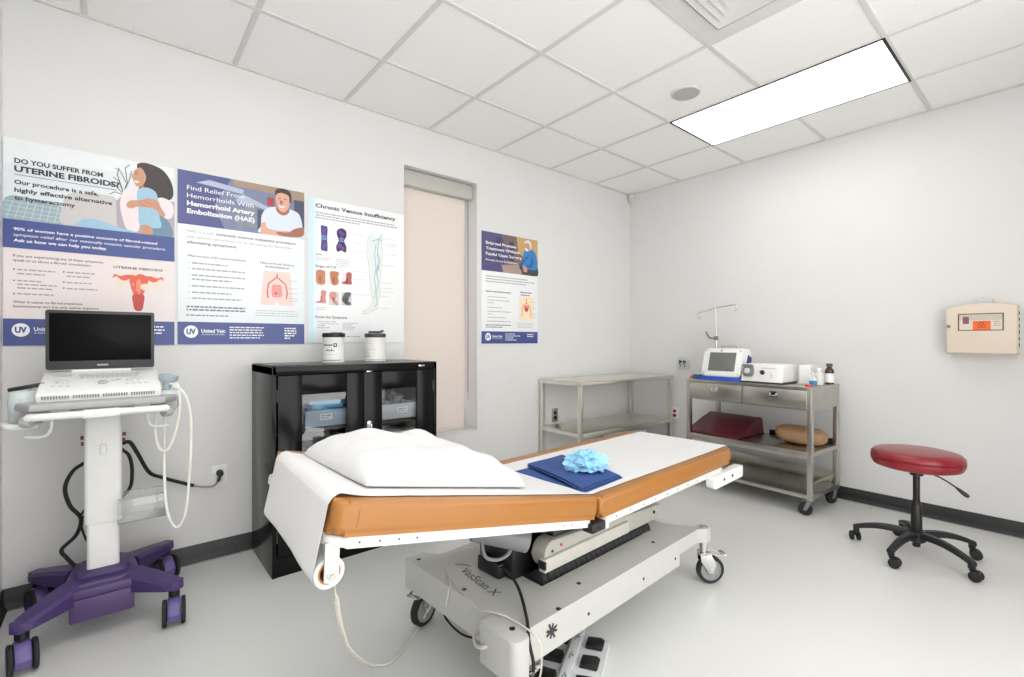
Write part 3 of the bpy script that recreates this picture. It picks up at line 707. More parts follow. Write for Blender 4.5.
for sgn, (dx0, dx1, wx0, wx1) in ((-1, (-.435, -.0015, -.322, -.093)), (1, (.0015, .435, .107, .328))):
    z0, z1 = .10, 1.0
    m = MB(); ya, yb = y0-.001, y0+.018
    m.bx((dx0, ya, z0), (wx0, yb, z1), .002); m.bx((wx1, ya, z0), (dx1, yb, z1), .002)
    m.bx((wx0-.001, ya, WZb), (wx1+.001, yb, z1), .002); m.bx((wx0-.001, ya, z0), (wx1+.001, yb, WZa), .002)
    d = obj('door', m, cab_m, t)
    m = MB(); m.bx((wx0-.001, y0+.008, WZa-.001), (wx1+.001, y0+.012, WZb+.001)); obj('glass_pane', m, glassy('cabinet_glass', (.93, .96, .97, 1), .03), d)
    for z in (.2, .9):
        m = MB(); m.cyl((sgn*.438, y0+.004, z-.03), (sgn*.438, y0+.004, z+.03), .005, n=10); obj('hinge', m, dgrey_m, d)
    if sgn == 1:
        m = MB(); m.prism(rrect(-.014, -.03, .014, .03, .012), 0, .008, .003, M=TR(.03, y0-.001, .700)@Wl)
        m.cyl((.03, y0-.008, .70), (.03, y0-.026, .70), .009, n=16, bev=.002); m.box((.03, y0-.03, .692), (.012, .012, .05), .005)
        obj('handle', m, chrome_m, d, label='chrome turn handle')
m = MB(); m.bx((.015, y0-.003, 1.001), (.045, y0+.003, 1.008), .001); obj('catch', m, chrome_m, t)
m = MB(); m.bx((.338, y0-.002, 1.021), (.378, y0+.001, 1.031), .0005); obj('name_badge', m, chrome_m, t)
CX = (cx0+cx1)/2
# cabinet contents
def pack(name, label, cat, x, y, z, d, m_, bev=.008, rot=0., group=None, lab=None, wob=0.):
    m = MB(); m.box((0, 0, d[2]/2), d, bev, seg=3)
    o = obj(name, m, m_, loc=(x, y, z), rotz=R(rot)); tag(o, label, cat, group)
    if lab:
        q = MB(); q.bx((lab[0]-lab[2]/2, -d[1]/2-.0012, lab[1]-lab[3]/2), (lab[0]+lab[2]/2, -d[1]/2, lab[1]+lab[3]/2)); obj('sticker', q, pwhite, o)
    return o
blue_pad = mat('blue_underpad', (104, 178, 216), .7, var=.12, scale=30)
def bin_(label, x, y, z, w, d, h, m_, stick=None):
    t2 = thing('storage_bin', label, 'bin', (x, y, z)); th = .003
    m = MB(); m.bx((-w/2, -d/2, 0), (w/2, d/2, th)); m.bx((-w/2, -d/2, 0), (w/2, -d/2+th, h)); m.bx((-w/2, d/2-th, 0), (w/2, d/2, h)); m.bx((-w/2, -d/2, 0), (-w/2+th, d/2, h)); m.bx((w/2-th, -d/2, 0), (w/2, d/2, h))
    m.tube([(-w/2, -d/2, h), (w/2, -d/2, h), (w/2, d/2, h), (-w/2, d/2, h)], .004, 6, closed=True)
    obj('tub', m, m_, t2)
    m = MB(); m.bx((stick-.032, -d/2-.0015, h*.42), (stick+.032, -d/2-.0002, h*.8), m=0)
    lines(m, stick-.027, h*.66, (.05, .04), .012, .005, d/2+.0018, 1); obj('sticker', m, [pwhite, pdgrey], t2)
    return t2
bin_m = mat('grey_blue_tub', (176, 190, 206), .4, var=.03)
def crumple(name, label, cat, x, y, z, r, m_, seed, amp=.25, freq=9, flatb=True, parent=None):
    b = bmesh.new(); bmesh.ops.create_icosphere(b, subdivisions=4, radius=1)
    for v in b.verts:
        n = v.co.normalized(); k = noise.noise(n*1.7+V((seed, 0, 0)))*.5+abs(noise.noise(n*3.6+V((0, seed, 0))))*.9-.2
        f = 1+amp*k; v.co = V((n.x*r[0]*f, n.y*r[1]*f, n.z*r[2]*f))
    if flatb:
        for v in b.verts: v.co.z = max(v.co.z, -r[2]*.55)
    bmesh.ops.translate(b, vec=(0, 0, r[2]*.55), verts=b.verts)
    m = MB(); m.bm(b); o = obj(name, m, m_, parent, (x, y, z), angle=55)
    if cat: tag(o, label, cat)
    return o
clear_m = glassy('clear_wrap', (.95, .96, .97, 1), .10, .12, cover=.28, covercol=(.75, .78, .82, 1))
bin_('grey-blue tub of pads with a white sticker behind left cabinet door', CX-.185, -.28, .7155, .22, .28, .085, bin_m, -.0)
for i in range(5):
    o = pack('folded_pad', None, 'pad', CX-.185+.004*i, -.30+.003*i, .734+.024*i, (.19-.006*i, .2, .0225), blue_pad, .009, rot=(-3, 4, -2, 5, -6)[i], group='light blue pads in the left cabinet tub')
    tag(o, 'light blue folded pad stacked in the tub behind left cabinet door', 'pad')
crumple('plastic_bag', 'clear crumpled plastic bag at the left edge behind left cabinet door', 'plastic bag', CX-.325, -.36, .7155, (.05, .07, .10), clear_m, 3.3, .5)
pack('grey_box', 'dark grey box on lower shelf behind left cabinet door', 'box', CX-.27, -.30, .40, (.14, .24, .2), dgrey_m)
pack('pale_box', 'pale grey carton on lower shelf behind left cabinet door', 'box', CX-.10, -.30, .40, (.13, .24, .24), lgrey_m)
bin_('clear white tub with a sticker on upper shelf behind right cabinet door', CX+.23, -.30, .7155, .22, .28, .085, mat('milky_tub', (206, 206, 208), .35), .02)
crumple('wrapped_kit', 'clear wrapped dark kit piled in the right cabinet tub', 'kit', CX+.225, -.32, .775, (.075, .07, .06), mat('kit_grey', (120, 118, 120), .4, var=.7, scale=40), 5.1, .7)
crumple('plastic_bag', 'clear bulging plastic bag at left of right cabinet tub', 'plastic bag', CX+.105, -.36, .7155, (.045, .06, .12), clear_m, 8.7, .5)
for i, c in enumerate(((224, 224, 222), (214, 216, 216), (228, 226, 222))):
    pack('white_carton', ('white carton at left on the lower shelf behind right cabinet door', 'white carton in the middle of the lower shelf behind right cabinet door', 'white carton at right on the lower shelf behind right cabinet door')[i], 'box', CX+.10+.115*i, -.31, .40, (.105, .24, .25-.012*i), mat('carton%d' % i, c, .6), .004, group='white cartons behind the right cabinet door', lab=(.0, .17, .03, .02))

# canisters of wipes on the cabinet
def canister(label, x, y, brand, open_lid):
    t2 = thing('wipes_canister', label, 'canister', (x, y, ch+.0005), group='wipe canisters on the cabinet')
    m = MB(); m.lathe([(0, 0), (.058, 0), (.061, .003), (.061, .006), (.0595, .009), (.0595, .138), (.061, .142), (.06, .148), (0, .148)], 40); b = obj('tub', m, mat('canister_white', (233, 233, 230), .35, var=.01), t2)
    m = MB(); m.lathe([(0, .1485), (.0615, .1485), (.0625, .152), (.0625, .168), (.059, .173), (.05, .1735), (.048, .170), (0, .170)], 40)
    for a in range(40):
        m.box((0.0628, 0, .161), (.0012, .003, .016), 0, M=Matrix.Rotation(2*math.pi*a/40, 4, 'Z'))
    obj('lid', m, dgrey_m if open_lid else black_m, t2)
    m = MB()
    if open_lid: m.box((.0, .0, .182), (.075, .05, .012), .005, M=TR(0, 0, 0)); m.cyl((.03, -.01, .186), (.045, -.02, .19), .006, n=10)
    else: m.box((.012, -.01, .174), (.05, .06, .006), .002)
    obj('flap', m, dgrey_m, t2)
    # printed wrap: patches bent round the tub
    m = MB()
    def wrap(a0, a1, z0, z1, mi, rr=.0600):
        n = max(2, int((a1-a0)/6))
        for i in range(n):
            p = R(a0+(a1-a0)*i/n); q = R(a0+(a1-a0)*(i+1)/n)
            m.add([(rr*math.sin(p), -rr*math.cos(p), z0), (rr*math.sin(q), -rr*math.cos(q), z0), (rr*math.sin(q), -rr*math.cos(q), z1), (rr*math.sin(p), -rr*math.cos(p), z1)], [[0, 1, 2, 3]], mi)
    A = -38      # faces the camera
    if brand:
        wrap(A+18, A+36, .092, .114, 1); wrap(A+24, A+30, .098, .109, 0, .0602)
        for k in range(6): wrap(A-45+k*10, A-38+k*10, .098, .107, 1)
        for k in range(5): wrap(A-25+k*10, A-19+k*10, .068, .074+(k % 2)*.006, 1)
        for k in range(7): wrap(A-48+k*13, A-40+k*13, .048, .0505, 2)
        wrap(A-60, A+60, .012, .018, 2)
    else:
        for zz in (.035, .03, .05): wrap(A-40, A-20, zz, zz+.002, 2)
        wrap(A-40, A+10, .075, .077, 2); wrap(A-35, A-5, .11, .112, 2); wrap(A-60, A+60, .009, .013, 2)
    obj('wrap_print', m, [pwhite, pdark, pgrey], t2)
canister('white wipes canister with black lid and black print on the cabinet', -3.135, -.20, True, False)
canister('plain white wipes canister with grey flip lid on the cabinet', -2.880, -.20, False, True)

# ------------------------------------------------------------------ steel table in the corner
def frame_pt(c, rot):
    return Matrix.Translation((c[0], c[1], 0))@Matrix.Rotation(rot, 4, 'Z')
tsteel_m = mat('bright_stainless_steel', (226, 223, 215), .32, 1., var=.04, scale=8)
TL, TD, TH_ = 1.255, .50, .843
t = thing('steel_table', 'empty two-tier stainless steel table in the corner of the room', 'table', (-.70, -.285, 0), -.035)
m = MB(); m.bx((-TL/2, -TD/2, TH_-.004), (TL/2, TD/2, TH_), .001); m.bx((-TL/2, -TD/2, TH_-.032), (TL/2, -TD/2+.004, TH_), .001); m.bx((-TL/2, TD/2-.004, TH_-.032), (TL/2, TD/2, TH_), .001)
m.bx((-TL/2, -TD/2, TH_-.032), (-TL/2+.004, TD/2, TH_), .001); m.bx((TL/2-.004, -TD/2, TH_-.032), (TL/2, TD/2, TH_), .001); obj('table_top', m, tsteel_m, t)
m = MB(); z = .432; m.bx((-TL/2+.012, -TD/2+.008, z-.004), (TL/2-.012, TD/2-.008, z), .001); m.bx((-TL/2+.012, -TD/2+.006, z-.03), (TL/2-.012, -TD/2+.01, z+.001), .001); m.bx((-TL/2+.012, TD/2-.01, z-.03), (TL/2-.012, TD/2-.006, z), .001)
m.bx((-TL/2+.010, -TD/2+.01, z-.03), (-TL/2+.014, TD/2-.01, z)); m.bx((TL/2-.014, -TD/2+.01, z-.03), (TL/2-.010, TD/2-.01, z)); obj('shelf', m, tsteel_m, t)
for sx in (-1, 1):
    for sy in (-1, 1):
        m = MB(); x = sx*(TL/2-.02); y = sy*(TD/2-.02); m.box((x, y, (TH_-.004+.02)/2+.005), (.032, .032, TH_-.034), .003); m.cyl((x, y, 0), (x, y, .024), .014, .012, n=14); obj('leg', m, tsteel_m, t)
t = thing('storage_tub', 'low white tub with a dark handle on the floor under the steel table', 'tub', (-.50, -.30, 0), R(-20))
m = MB(); m.prism(rrect(-.16, -.12, .16, .12, .03), 0, .33, .01); obj('tub', m, white_m, t)
m = MB(); m.prism(rrect(-.168, -.128, .168, .128, .034), .331, .352, .006); obj('lid', m, lgrey_m, t)
m = MB(); m.tube([(-.10, 0, .352), (-.08, 0, .378), (0, 0, .384), (.08, 0, .378), (.10, 0, .352)], .009, 8, smooth=4); obj('handle', m, mat('brown_handle', (70, 44, 40), .5), t)

# ------------------------------------------------------------------ steel cart with drawers on the east wall
KL, KD, KH = .945, .475, .864
kr = -1.626
KM = Matrix.Translation((-.341, -1.451, 0))@Matrix.Rotation(kr, 4, 'Z')
def kart(x, y, z=0.): return KM@V((x, y, z))      # x to the right along the wall, y back to the wall
t = thing('steel_cart', 'stainless steel cart with two drawers and shelves on black casters', 'cart', (-.341, -1.451, 0), kr)
m = MB(); m.bx((-KL/2, -KD/2, KH-.006), (KL/2, KD/2, KH), .0015); obj('top', m, steel_m, t)
m = MB(); m.bx((-KL/2+.004, KD/2-.006, .705), (KL/2-.004, KD/2-.002, KH-.006)); m.bx((-KL/2+.004, -KD/2+.03, .705), (KL/2-.004, KD/2-.004, .709))
m.bx((-KL/2+.001, -KD/2+.03, .705), (-KL/2+.005, KD/2-.03, KH-.006)); m.bx((KL/2-.005, -KD/2+.03, .705), (KL/2-.001, KD/2-.03, KH-.006)); m.bx((-.006, -KD/2+.004, .705), (.006, -KD/2+.03, KH-.006))
m.bx((-KL/2+.03, -KD/2+.002, KH-.022), (KL/2-.03, -KD/2+.012, KH-.006)); m.bx((-KL/2+.03, -KD/2+.002, .705), (KL/2-.03, -KD/2+.012, .712)); obj('drawer_case', m, steel_m, t)
for s in (-1, 1):
    xa, xb = (-KL/2+.034, -.008) if s < 0 else (.008, KL/2-.034)
    m = MB(); m.bx((xa, -KD/2-.003, .714), (xb, -KD/2+.004, KH-.024), .0015); m.bx((xa+.004, -KD/2+.004, .716), (xb-.004, KD/2-.03, .72)); m.bx((xa+.004, -KD/2+.004, .716), (xa+.007, KD/2-.03, KH-.04)); m.bx((xb-.007, -KD/2+.004, .716), (xb-.004, KD/2-.03, KH-.04)); d = obj('drawer', m, steel_m, t)
    xc = (xa+xb)/2
    m = MB(); m.prism(rrect(-.026, -.02, .026, .02, .004), 0, .002, M=TR(xc, -KD/2-.003, .80)@Wl); m.tube([(xc-.02, -KD/2-.006, .807), (xc-.02, -KD/2-.013, .79), (xc+.02, -KD/2-.013, .79), (xc+.02, -KD/2-.006, .807)], .0028, 8); obj('pull', m, chrome_m, d)
for nm, z, up in (('middle_shelf', .425, .0), ('bottom_shelf', .14, .0)):
    m = MB(); m.bx((-KL/2+.006, -KD/2+.006, z-.003), (KL/2-.006, KD/2-.006, z), .001)
    f = .042 if nm == 'middle_shelf' else .026
    m.bx((-KL/2+.006, -KD/2+.003, z-f), (KL/2-.006, -KD/2+.007, z+.002), .001); m.bx((-KL/2+.006, KD/2-.007, z-f), (KL/2-.006, KD/2-.003, z+.002), .001)
    m.bx((-KL/2+.003, -KD/2+.006, z-.026), (-KL/2+.007, KD/2-.006, z+.002)); m.bx((KL/2-.007, -KD/2+.006, z-.026), (KL/2-.003, KD/2-.006, z+.002))
    s = obj(nm, m, steel_m, t)
    if nm == 'bottom_shelf':
        m = MB(); m.bx((-KL/2+.02, KD/2-.012, z+.002), (KL/2-.02, KD/2-.008, z+.085), .001); m.bx((KL/2-.02, -KD/2+.03, z+.055), (KL/2-.015, KD/2-.03, z+.08), .001); m.bx((-KL/2+.015, -KD/2+.03, z+.055), (-KL/2+.02, KD/2-.03, z+.08), .001); obj('guard_rail', m, steel_m, t)
m = MB(); m.bx((-.02, KD/2-.014, .426), (KL/2-.03, KD/2-.008, .462), .002); obj('shaded_back_lip', m, black_m, t, label='back lip of the shelf, its shade painted black')  # rear lip of the shelf, coloured black for the shade on it
m = MB(); m.text('UNITED', .014, TR(-.045, -KD/2+.0025, .396)@Wl, .09); obj('printing', m, pdark, t) if False else None
for sx in (-1, 1):
    for sy in (-1, 1):
        x = sx*(KL/2-.018); y = sy*(KD/2-.018)
        m = MB(); m.box((x, y, (KH-.006+.105)/2), (.034, .034, KH-.006-.105), .003); obj('leg', m, steel_m, t)
def plate_caster(parent, x, y, ztop, r=.04, a=0., wm=rubber_m, hm=mgrey_m, wid=.028):
    M = TR(x, y, 0, a)
    m = MB(); m.M = M; m.bx((-.02, -.02, ztop-.006), (.02, .02, ztop)); m.cyl((0, 0, ztop-.02), (0, 0, ztop-.006), .018, n=16)
    for s in (-1, 1): m.prism([(-.016, ztop-.016), (.016, ztop-.016), (.034, r-.006), (.016, r-.01)], s*(wid/2+.002), s*(wid/2+.0045), M=TR(0, 0, 0)@Matrix.Rotation(R(90), 4, 'X'))
    m.cyl((.022, -wid/2-.007, r), (.022, wid/2+.007, r), .006, n=12); c = obj('caster', m, hm, parent)
    w = MB(); w.M = M; w.lathe([(.012, -wid/2), (r*.7, -wid/2), (r-.004, -wid/2), (r, -wid/2+.004), (r, wid/2-.004), (r-.004, wid/2), (r*.7, wid/2), (.012, wid/2)], 28, M=TR(.022, 0, r)@Matrix.Rotation(R(90), 4, 'X')); obj('wheel', w, wm, c)
    return c
for sx in (-1, 1):
    for sy in (-1, 1): plate_caster(t, sx*(KL/2-.03), sy*(KD/2-.03), .108, .042, (200, 160, 195, 250)[(sx > 0)*2+(sy > 0)])

# things on the cart
def on_cart(x, y): v = kart(x, y); return (v.x, v.y, KH+.0005)
# ablation console
blue_m = mat('royal_blue_plastic', (26, 74, 178), .35, var=.02)
t = thing('generator_console', 'white medical console with grey screen on a blue base, on the steel cart', 'medical device', on_cart(-.20, -.085), kr+R(4)); t.scale = (1, 1, 1.05)
w = .158
m = MB(); m.prism([(-.14, 0), (.11, 0), (.10, .018), (.02, .03), (-.06, .036), (-.132, .028)], -w, w, .008, M=Matrix(((0, 0, 1, 0), (1, 0, 0, 0), (0, 1, 0, 0), (0, 0, 0, 1)))); obj('base', m, blue_m, t, label='blue base tray')
YZ = Matrix(((0, 0, 1, 0), (1, 0, 0, 0), (0, 1, 0, 0), (0, 0, 0, 1)))
m = MB(); m.prism([(-.122, .030), (.10, .022), (.105, .20), (.085, .232), (-.03, .238), (-.058, .225)], -w+.012, w-.012, .016, M=YZ, seg=3); obj('housing', m, white_m, t)
m = MB(); F = Matrix.Translation((0, -.124, .036))@Matrix.Rotation(R(-18.3), 4, 'X')@Wl   # face plane
m.prism(rrect(-w+.004, 0.0, w-.004, .205, .02), -.004, .006, .004, M=F); obj('bezel', m, white_m, t)
m = MB(); m.prism(rrect(-.105, .034, .105, .178, .004), .0062, .0075, .0005, M=F); obj('screen', m, mat('grey_screen', (108, 110, 106), .25, var=.03, scale=4), t, label='blank grey screen')
m = MB()
for sx in (-1, 1):
    for zz in (.014, .19): m.cyl(F@V((sx*.135, zz, .005)), F@V((sx*.135, zz, .0075)), .005, n=12)
m.cyl(F@V((-.015, .192, .005)), F@V((-.015, .192, .007)), .007, n=12); obj('screw_cap', m, mgrey_m, t)
m = MB(); m.tube([(-.06, .03, .236), (-.055, .03, .252), (.055, .03, .252), (.06, .03, .236)], .009, 8, smooth=3); obj('handle', m, grey_m, t)
m = MB(); m.prism([(-.03, .06), (.08, .06), (.09, .17), (.03, .19)], w-.0125, w-.008, .002, M=YZ); obj('side_grip', m, mat('navy_plastic', (34, 32, 110), .4), t, label='dark blue side grip')
# tumescent pump
t = thing('infusion_pump', 'white infusion pump with a grey roller head and black knob, middle of cart top', 'medical device', on_cart(.118, -.085), kr+R(1)); t.scale = (.9, 1, 1.08)
m = MB(); m.prism([(-.12, .012), (.12, .012), (.12, .125), (.05, .13), (-.085, .125), (-.10, .11)], -.165, .165, .006, M=YZ); obj('housing', m, white_m, t)
m = MB(); m.bx((-.168, -.125, 0), (.168, .12, .012), .003); obj('base', m, dgrey_m, t, label='dark base plate')
F = Matrix.Translation((0, -.1215, .012))@Matrix.Rotation(R(-11.5), 4, 'X')@Wl
m = MB(); m.prism(rrect(-.148, .03, -.062, .105, .02), 0, .016, .006, M=F); m.prism(rrect(-.15, .095, -.07, .112, .006), 0, .022, .004, M=F); o = obj('pump_head', m, mgrey_m, t, label='grey roller pump head')
m = MB(); m.prism(rrect(-.13, .05, -.088, .086, .008), .0162, .022, .003, M=F); obj('roller_window', m, lgrey_m, o)
m = MB(); m.cyl(F@V((.01, .062, .001)), F@V((.01, .062, .022)), .0165, .014, n=24, bev=.003); obj('knob', m, black_m, t, label='black round knob')
m = MB(); m.prism(rrect(-.02, .02, .115, .105, .004), 0, .001, M=F, m=0)
for i in range(9): m.prism(rrect(-.002+.012*i, .09, .006+.012*i, .094, .0005, 1), .001, .0014, M=F, m=1)
for q in ((.07, .06), (.07, .045), (.072, .03)): m.prism(rrect(q[0], q[1], q[0]+.014, q[1]+.005, .0005, 1), .001, .0014, M=F, m=1)
obj('front_panel', m, [white_m, pgrey], t)
# white carton of tissue behind
t = tag(pack('white_carton', None, None, 0, 0, 0, (.075, .13, .135), mat('carton_white', (236, 236, 234), .6, var=.01), .006), 'plain white carton between the infusion pump and the bottles', 'box')
t.location = on_cart(.335, .05); t.rotation_euler = (0, 0, kr)
# bottles
def bottle(label, x, y, r, hb, hc, bm, cm, wrap_m=None, cap_r=None):
    t2 = thing('bottle', label, 'bottle', on_cart(x, y), kr, group='bottles on the steel cart')
    m = MB(); m.lathe([(0, 0), (r-.003, 0), (r, .003), (r, hb*.72), (r*.92, hb*.82), (r*.5, hb*.95), (r*.48, hb), (0, hb)], 24); obj('body', m, bm, t2)
    c = cap_r or r*.55
    m = MB(); m.lathe([(0, hb), (c, hb), (c, hb+hc-.003), (c-.003, hb+hc), (0, hb+hc)], 24); obj('cap', m, cm, t2)
    if wrap_m:
        m = MB(); m.lathe([(r+.0006, hb*.1), (r+.0006, hb*.62)], 24); obj('wrap', m, wrap_m, t2)
    return t2
bottle('brown glass bottle with white wrap at the right end of the cart top', .44, .14, .029, .125, .022, mat('amber_glass', (72, 40, 34), .15, coat=.4), mat('brown_cap', (92, 70, 64), .4), pwhite, .02)
bottle('white plastic bottle with a blue wrap patch, right end of the cart top', .425, .0, .026, .10, .02, offw_m, pwhite, None)
t = thing('spray_bottle', 'small blue and white pump bottle at the front right of cart top', 'bottle', on_cart(.425, -.10), kr)
m = MB(); m.prism(rrect(-.022, -.016, .022, .016, .012), 0, .06, .006); m.cyl((0, 0, .058), (0, 0, .075), .009, n=14); obj('body', m, offw_m, t)
m = MB(); m.prism(rrect(-.0228, -.0168, .0228, .0168, .0126), .004, .036, .001); obj('wrap', m, mat('cyan_plastic', (46, 130, 188), .35), t, label='blue wrap')
m = MB(); m.cyl((0, 0, .075), (0, 0, .082), .012, n=14); m.box((-.008, 0, .087), (.036, .014, .01), .004); obj('pump', m, white_m, t)
t = thing('tape_roll', 'small roll of red tape at the front right corner of cart top', 'tape', on_cart(.432, -.185), kr+.3)
m = MB(); m.lathe([(.012, 0), (.022, 0), (.022, .014), (.012, .014), (.012, 0)], 28); obj('tape', m, mat('red_tape', (222, 62, 48), .5), t)
m = MB(); m.lathe([(.010, .0005), (.0119, .0005), (.0119, .0135), (.010, .0135), (.010, .0005)], 28); obj('core', m, offw_m, t)
t = thing('hand_piece', 'small blue hand tool with an orange tip at the left end of cart top', 'hand tool', on_cart(-.415, -.165), kr+R(14))
m = MB(); m.prism(rrect(-.035, -.017, .045, .017, .008), 0, .034, .008); obj('body', m, mat('petrol_blue', (32, 96, 146), .4), t)
m = MB(); m.cyl((-.035, 0, .015), (-.062, 0, .011), .014, .009, n=14, bev=.003); obj('tip', m, mat('orange_plastic', (226, 96, 40), .4), t, label='orange tip')
m = MB(); m.cyl((.005, 0, .034), (.005, 0, .037), .008, n=12); obj('button', m, pwhite, t)
# IV pole standing behind the cart
t = thing('iv_pole', 'chrome IV pole with two hooks rising behind the console', 'IV pole', (kart(-.437, .165).x, kart(-.437, .165).y, KH+.0005), kr)
m = MB(); m.lathe([(0, 0), (.03, 0), (.03, .006), (.014, .014), (0, .014)], 20); obj('foot', m, steel_m, t)
m = MB(); m.cyl((0, 0, .01), (-.004, 0, .33), .011, n=14); obj('lower_tube', m, chrome_m, t)
m = MB(); m.cyl((-.004, 0, .30), (-.012, 0, .60), .0075, n=12); obj('upper_tube', m, chrome_m, t)
m = MB(); m.cyl((-.006, 0, .315), (-.006, 0, .35), .018, n=14, bev=.003); m.tube([(-.006, -.016, .332), (-.05, -.03, .335), (-.075, -.035, .375), (-.078, -.036, .39)], .008, 8, smooth=3); obj('clamp_lever', m, mgrey_m, t)
m = MB(); m.tube([(-.012, 0, .594), (.06, 0, .603), (.15, 0, .612), (.172, 0, .606), (.178, 0, .585), (.165, 0, .565), (.148, 0, .57), (.146, 0, .588)], .0045, 8, smooth=4); obj('hook', m, chrome_m, t)
m = MB(); m.tube([(-.012, 0, .594), (-.09, 0, .575), (-.17, 0, .556), (-.185, 0, .545), (-.185, 0, .522), (-.17, 0, .508), (-.155, 0, .516), (-.153, 0, .53)], .0045, 8, smooth=4); obj('hook', m, chrome_m, t)
# cushions on the middle shelf
burg = mat('burgundy_vinyl', (86, 29, 38), .42, var=.06, scale=14, bump=.05, bscale=300)
v = kart(-.255, -.02)
t = thing('wedge_cushion', 'burgundy vinyl wedge cushion on the cart shelf', 'cushion', (v.x, v.y, .4275), kr)
m = MB(); W2 = .215
def wedge(a, b):
    return None
m.prism([(-.20, 0.0), (.19, 0), (.19, .135), (.13, .142), (.02, .105), (-.20, .022)], -W2, W2, .012, M=YZ, seg=3); 
for q in range(len(m.v)):
    p = m.v[q]; p.z += .006*math.sin(p.x*14+p.y*9)*(1 if p.z > .04 else 0); p.x += .008*math.sin(p.z*30+p.y*11)
obj('cover', m, burg, t)
m = MB(); m.tube([(-W2+.01, -.203, .015), (W2-.01, -.203, .015)], .004, 6); m.tube([(W2-.002, -.195, .022), (W2+.001, .02, .105), (W2-.002, .13, .14)], .0035, 6, smooth=4); obj('piping', m, burg, t)
v = kart(.285, .055)
tan_m = mat('tan_vinyl', (166, 130, 94), .5, var=.04, scale=10)
t = thing('bolster_cushion', 'tan rounded bolster cushion on the cart shelf', 'cushion', (v.x, v.y, .4255), kr+R(8))
m = MB()
b = bmesh.new(); bmesh.ops.create_uvsphere(b, u_segments=36, v_segments=20, radius=1)
for vv in b.verts:
    n = vv.co; q = lambda s, e: math.copysign(abs(s)**e, s)
    vv.co = V((q(n.x, .75)*.165, q(n.y, .8)*.125, q(n.z, .7)*.062+.062+.012*n.x*-1))
    vv.co.z = max(vv.co.z, .002)
m.bm(b); obj('cover', m, tan_m, t)
m = MB(); m.tube([(.165*.99*math.copysign(abs(math.cos(R(a)))**.75, math.cos(R(a))), .125*.99*math.copysign(abs(math.sin(R(a)))**.8, math.sin(R(a))), .06-.012*math.cos(R(a))) for a in range(0, 360, 10)], .0025, 6, closed=True); obj('seam', m, tan_m, t)

# ------------------------------------------------------------------ stool
red_m = mat('red_vinyl', (130, 18, 30), .3, var=.04, scale=6, coat=.15)
SX, SY = -.775, -2.475
t = thing('rolling_stool', 'red round rolling stool with black five-star base below the sharps box', 'stool', (SX, SY, 0))
m = MB(); m.M = TR(0, 0, .010); m.lathe([(0, .476), (.17, .474), (.192, .482), (.203, .505), (.2035, .522), (.201, .5225), (.2045, .5265), (.201, .531), (.203, .533), (.201, .545), (.187, .559), (.15, .567), (0, .572)], 56); obj('seat', m, red_m, t)
m = MB(); m.box((0, 0, .478), (.2, .15, .012), .004); m.cyl((0, 0, .44), (0, 0, .475), .03, n=20); obj('seat_plate', m, black_m, t)
m = MB(); m.cyl((0, 0, .27), (0, 0, .46), .0155, n=18); obj('piston', m, mat('dark_chrome', (60, 50, 52), .2, .8), t)
m = MB(); m.cyl((0, 0, .105), (0, 0, .285), .026, .024, n=22, bev=.003); m.cyl((0, 0, .285), (0, 0, .30), .018, n=18); m.cyl((0, 0, .05), (0, 0, .11), .018, n=16); obj('column', m, black_m, t)
m = MB(); m.tube([(.0, -.015, .462), (.03, -.08, .45), (.05, -.14, .415), (.055, -.16, .40)], .004, 8, smooth=4, M=Matrix.Rotation(R(-15), 4, 'Z')); m.tube([(.052, -.15, .408), (.062, -.185, .378), (.066, -.2, .368)], lambda q: .005+.006*math.sin(q*3.0), 8, smooth=4, M=Matrix.Rotation(R(-15), 4, 'Z')); obj('lever', m, black_m, t)
bm_ = MB(); bm_.lathe([(0, .075), (.03, .075), (.042, .085), (.04, .13), (.028, .14), (0, .14)], 28); hub = obj('hub', bm_, black_m, t)
stool_dirs = []
for px in ((-.81, -2.205), (-1.066, -2.417), (-.933, -2.725), (-.60, -2.675), (-.483, -2.372)): stool_dirs.append(math.atan2(px[1]-SY, px[0]-SX))
base_a = R(23.6)
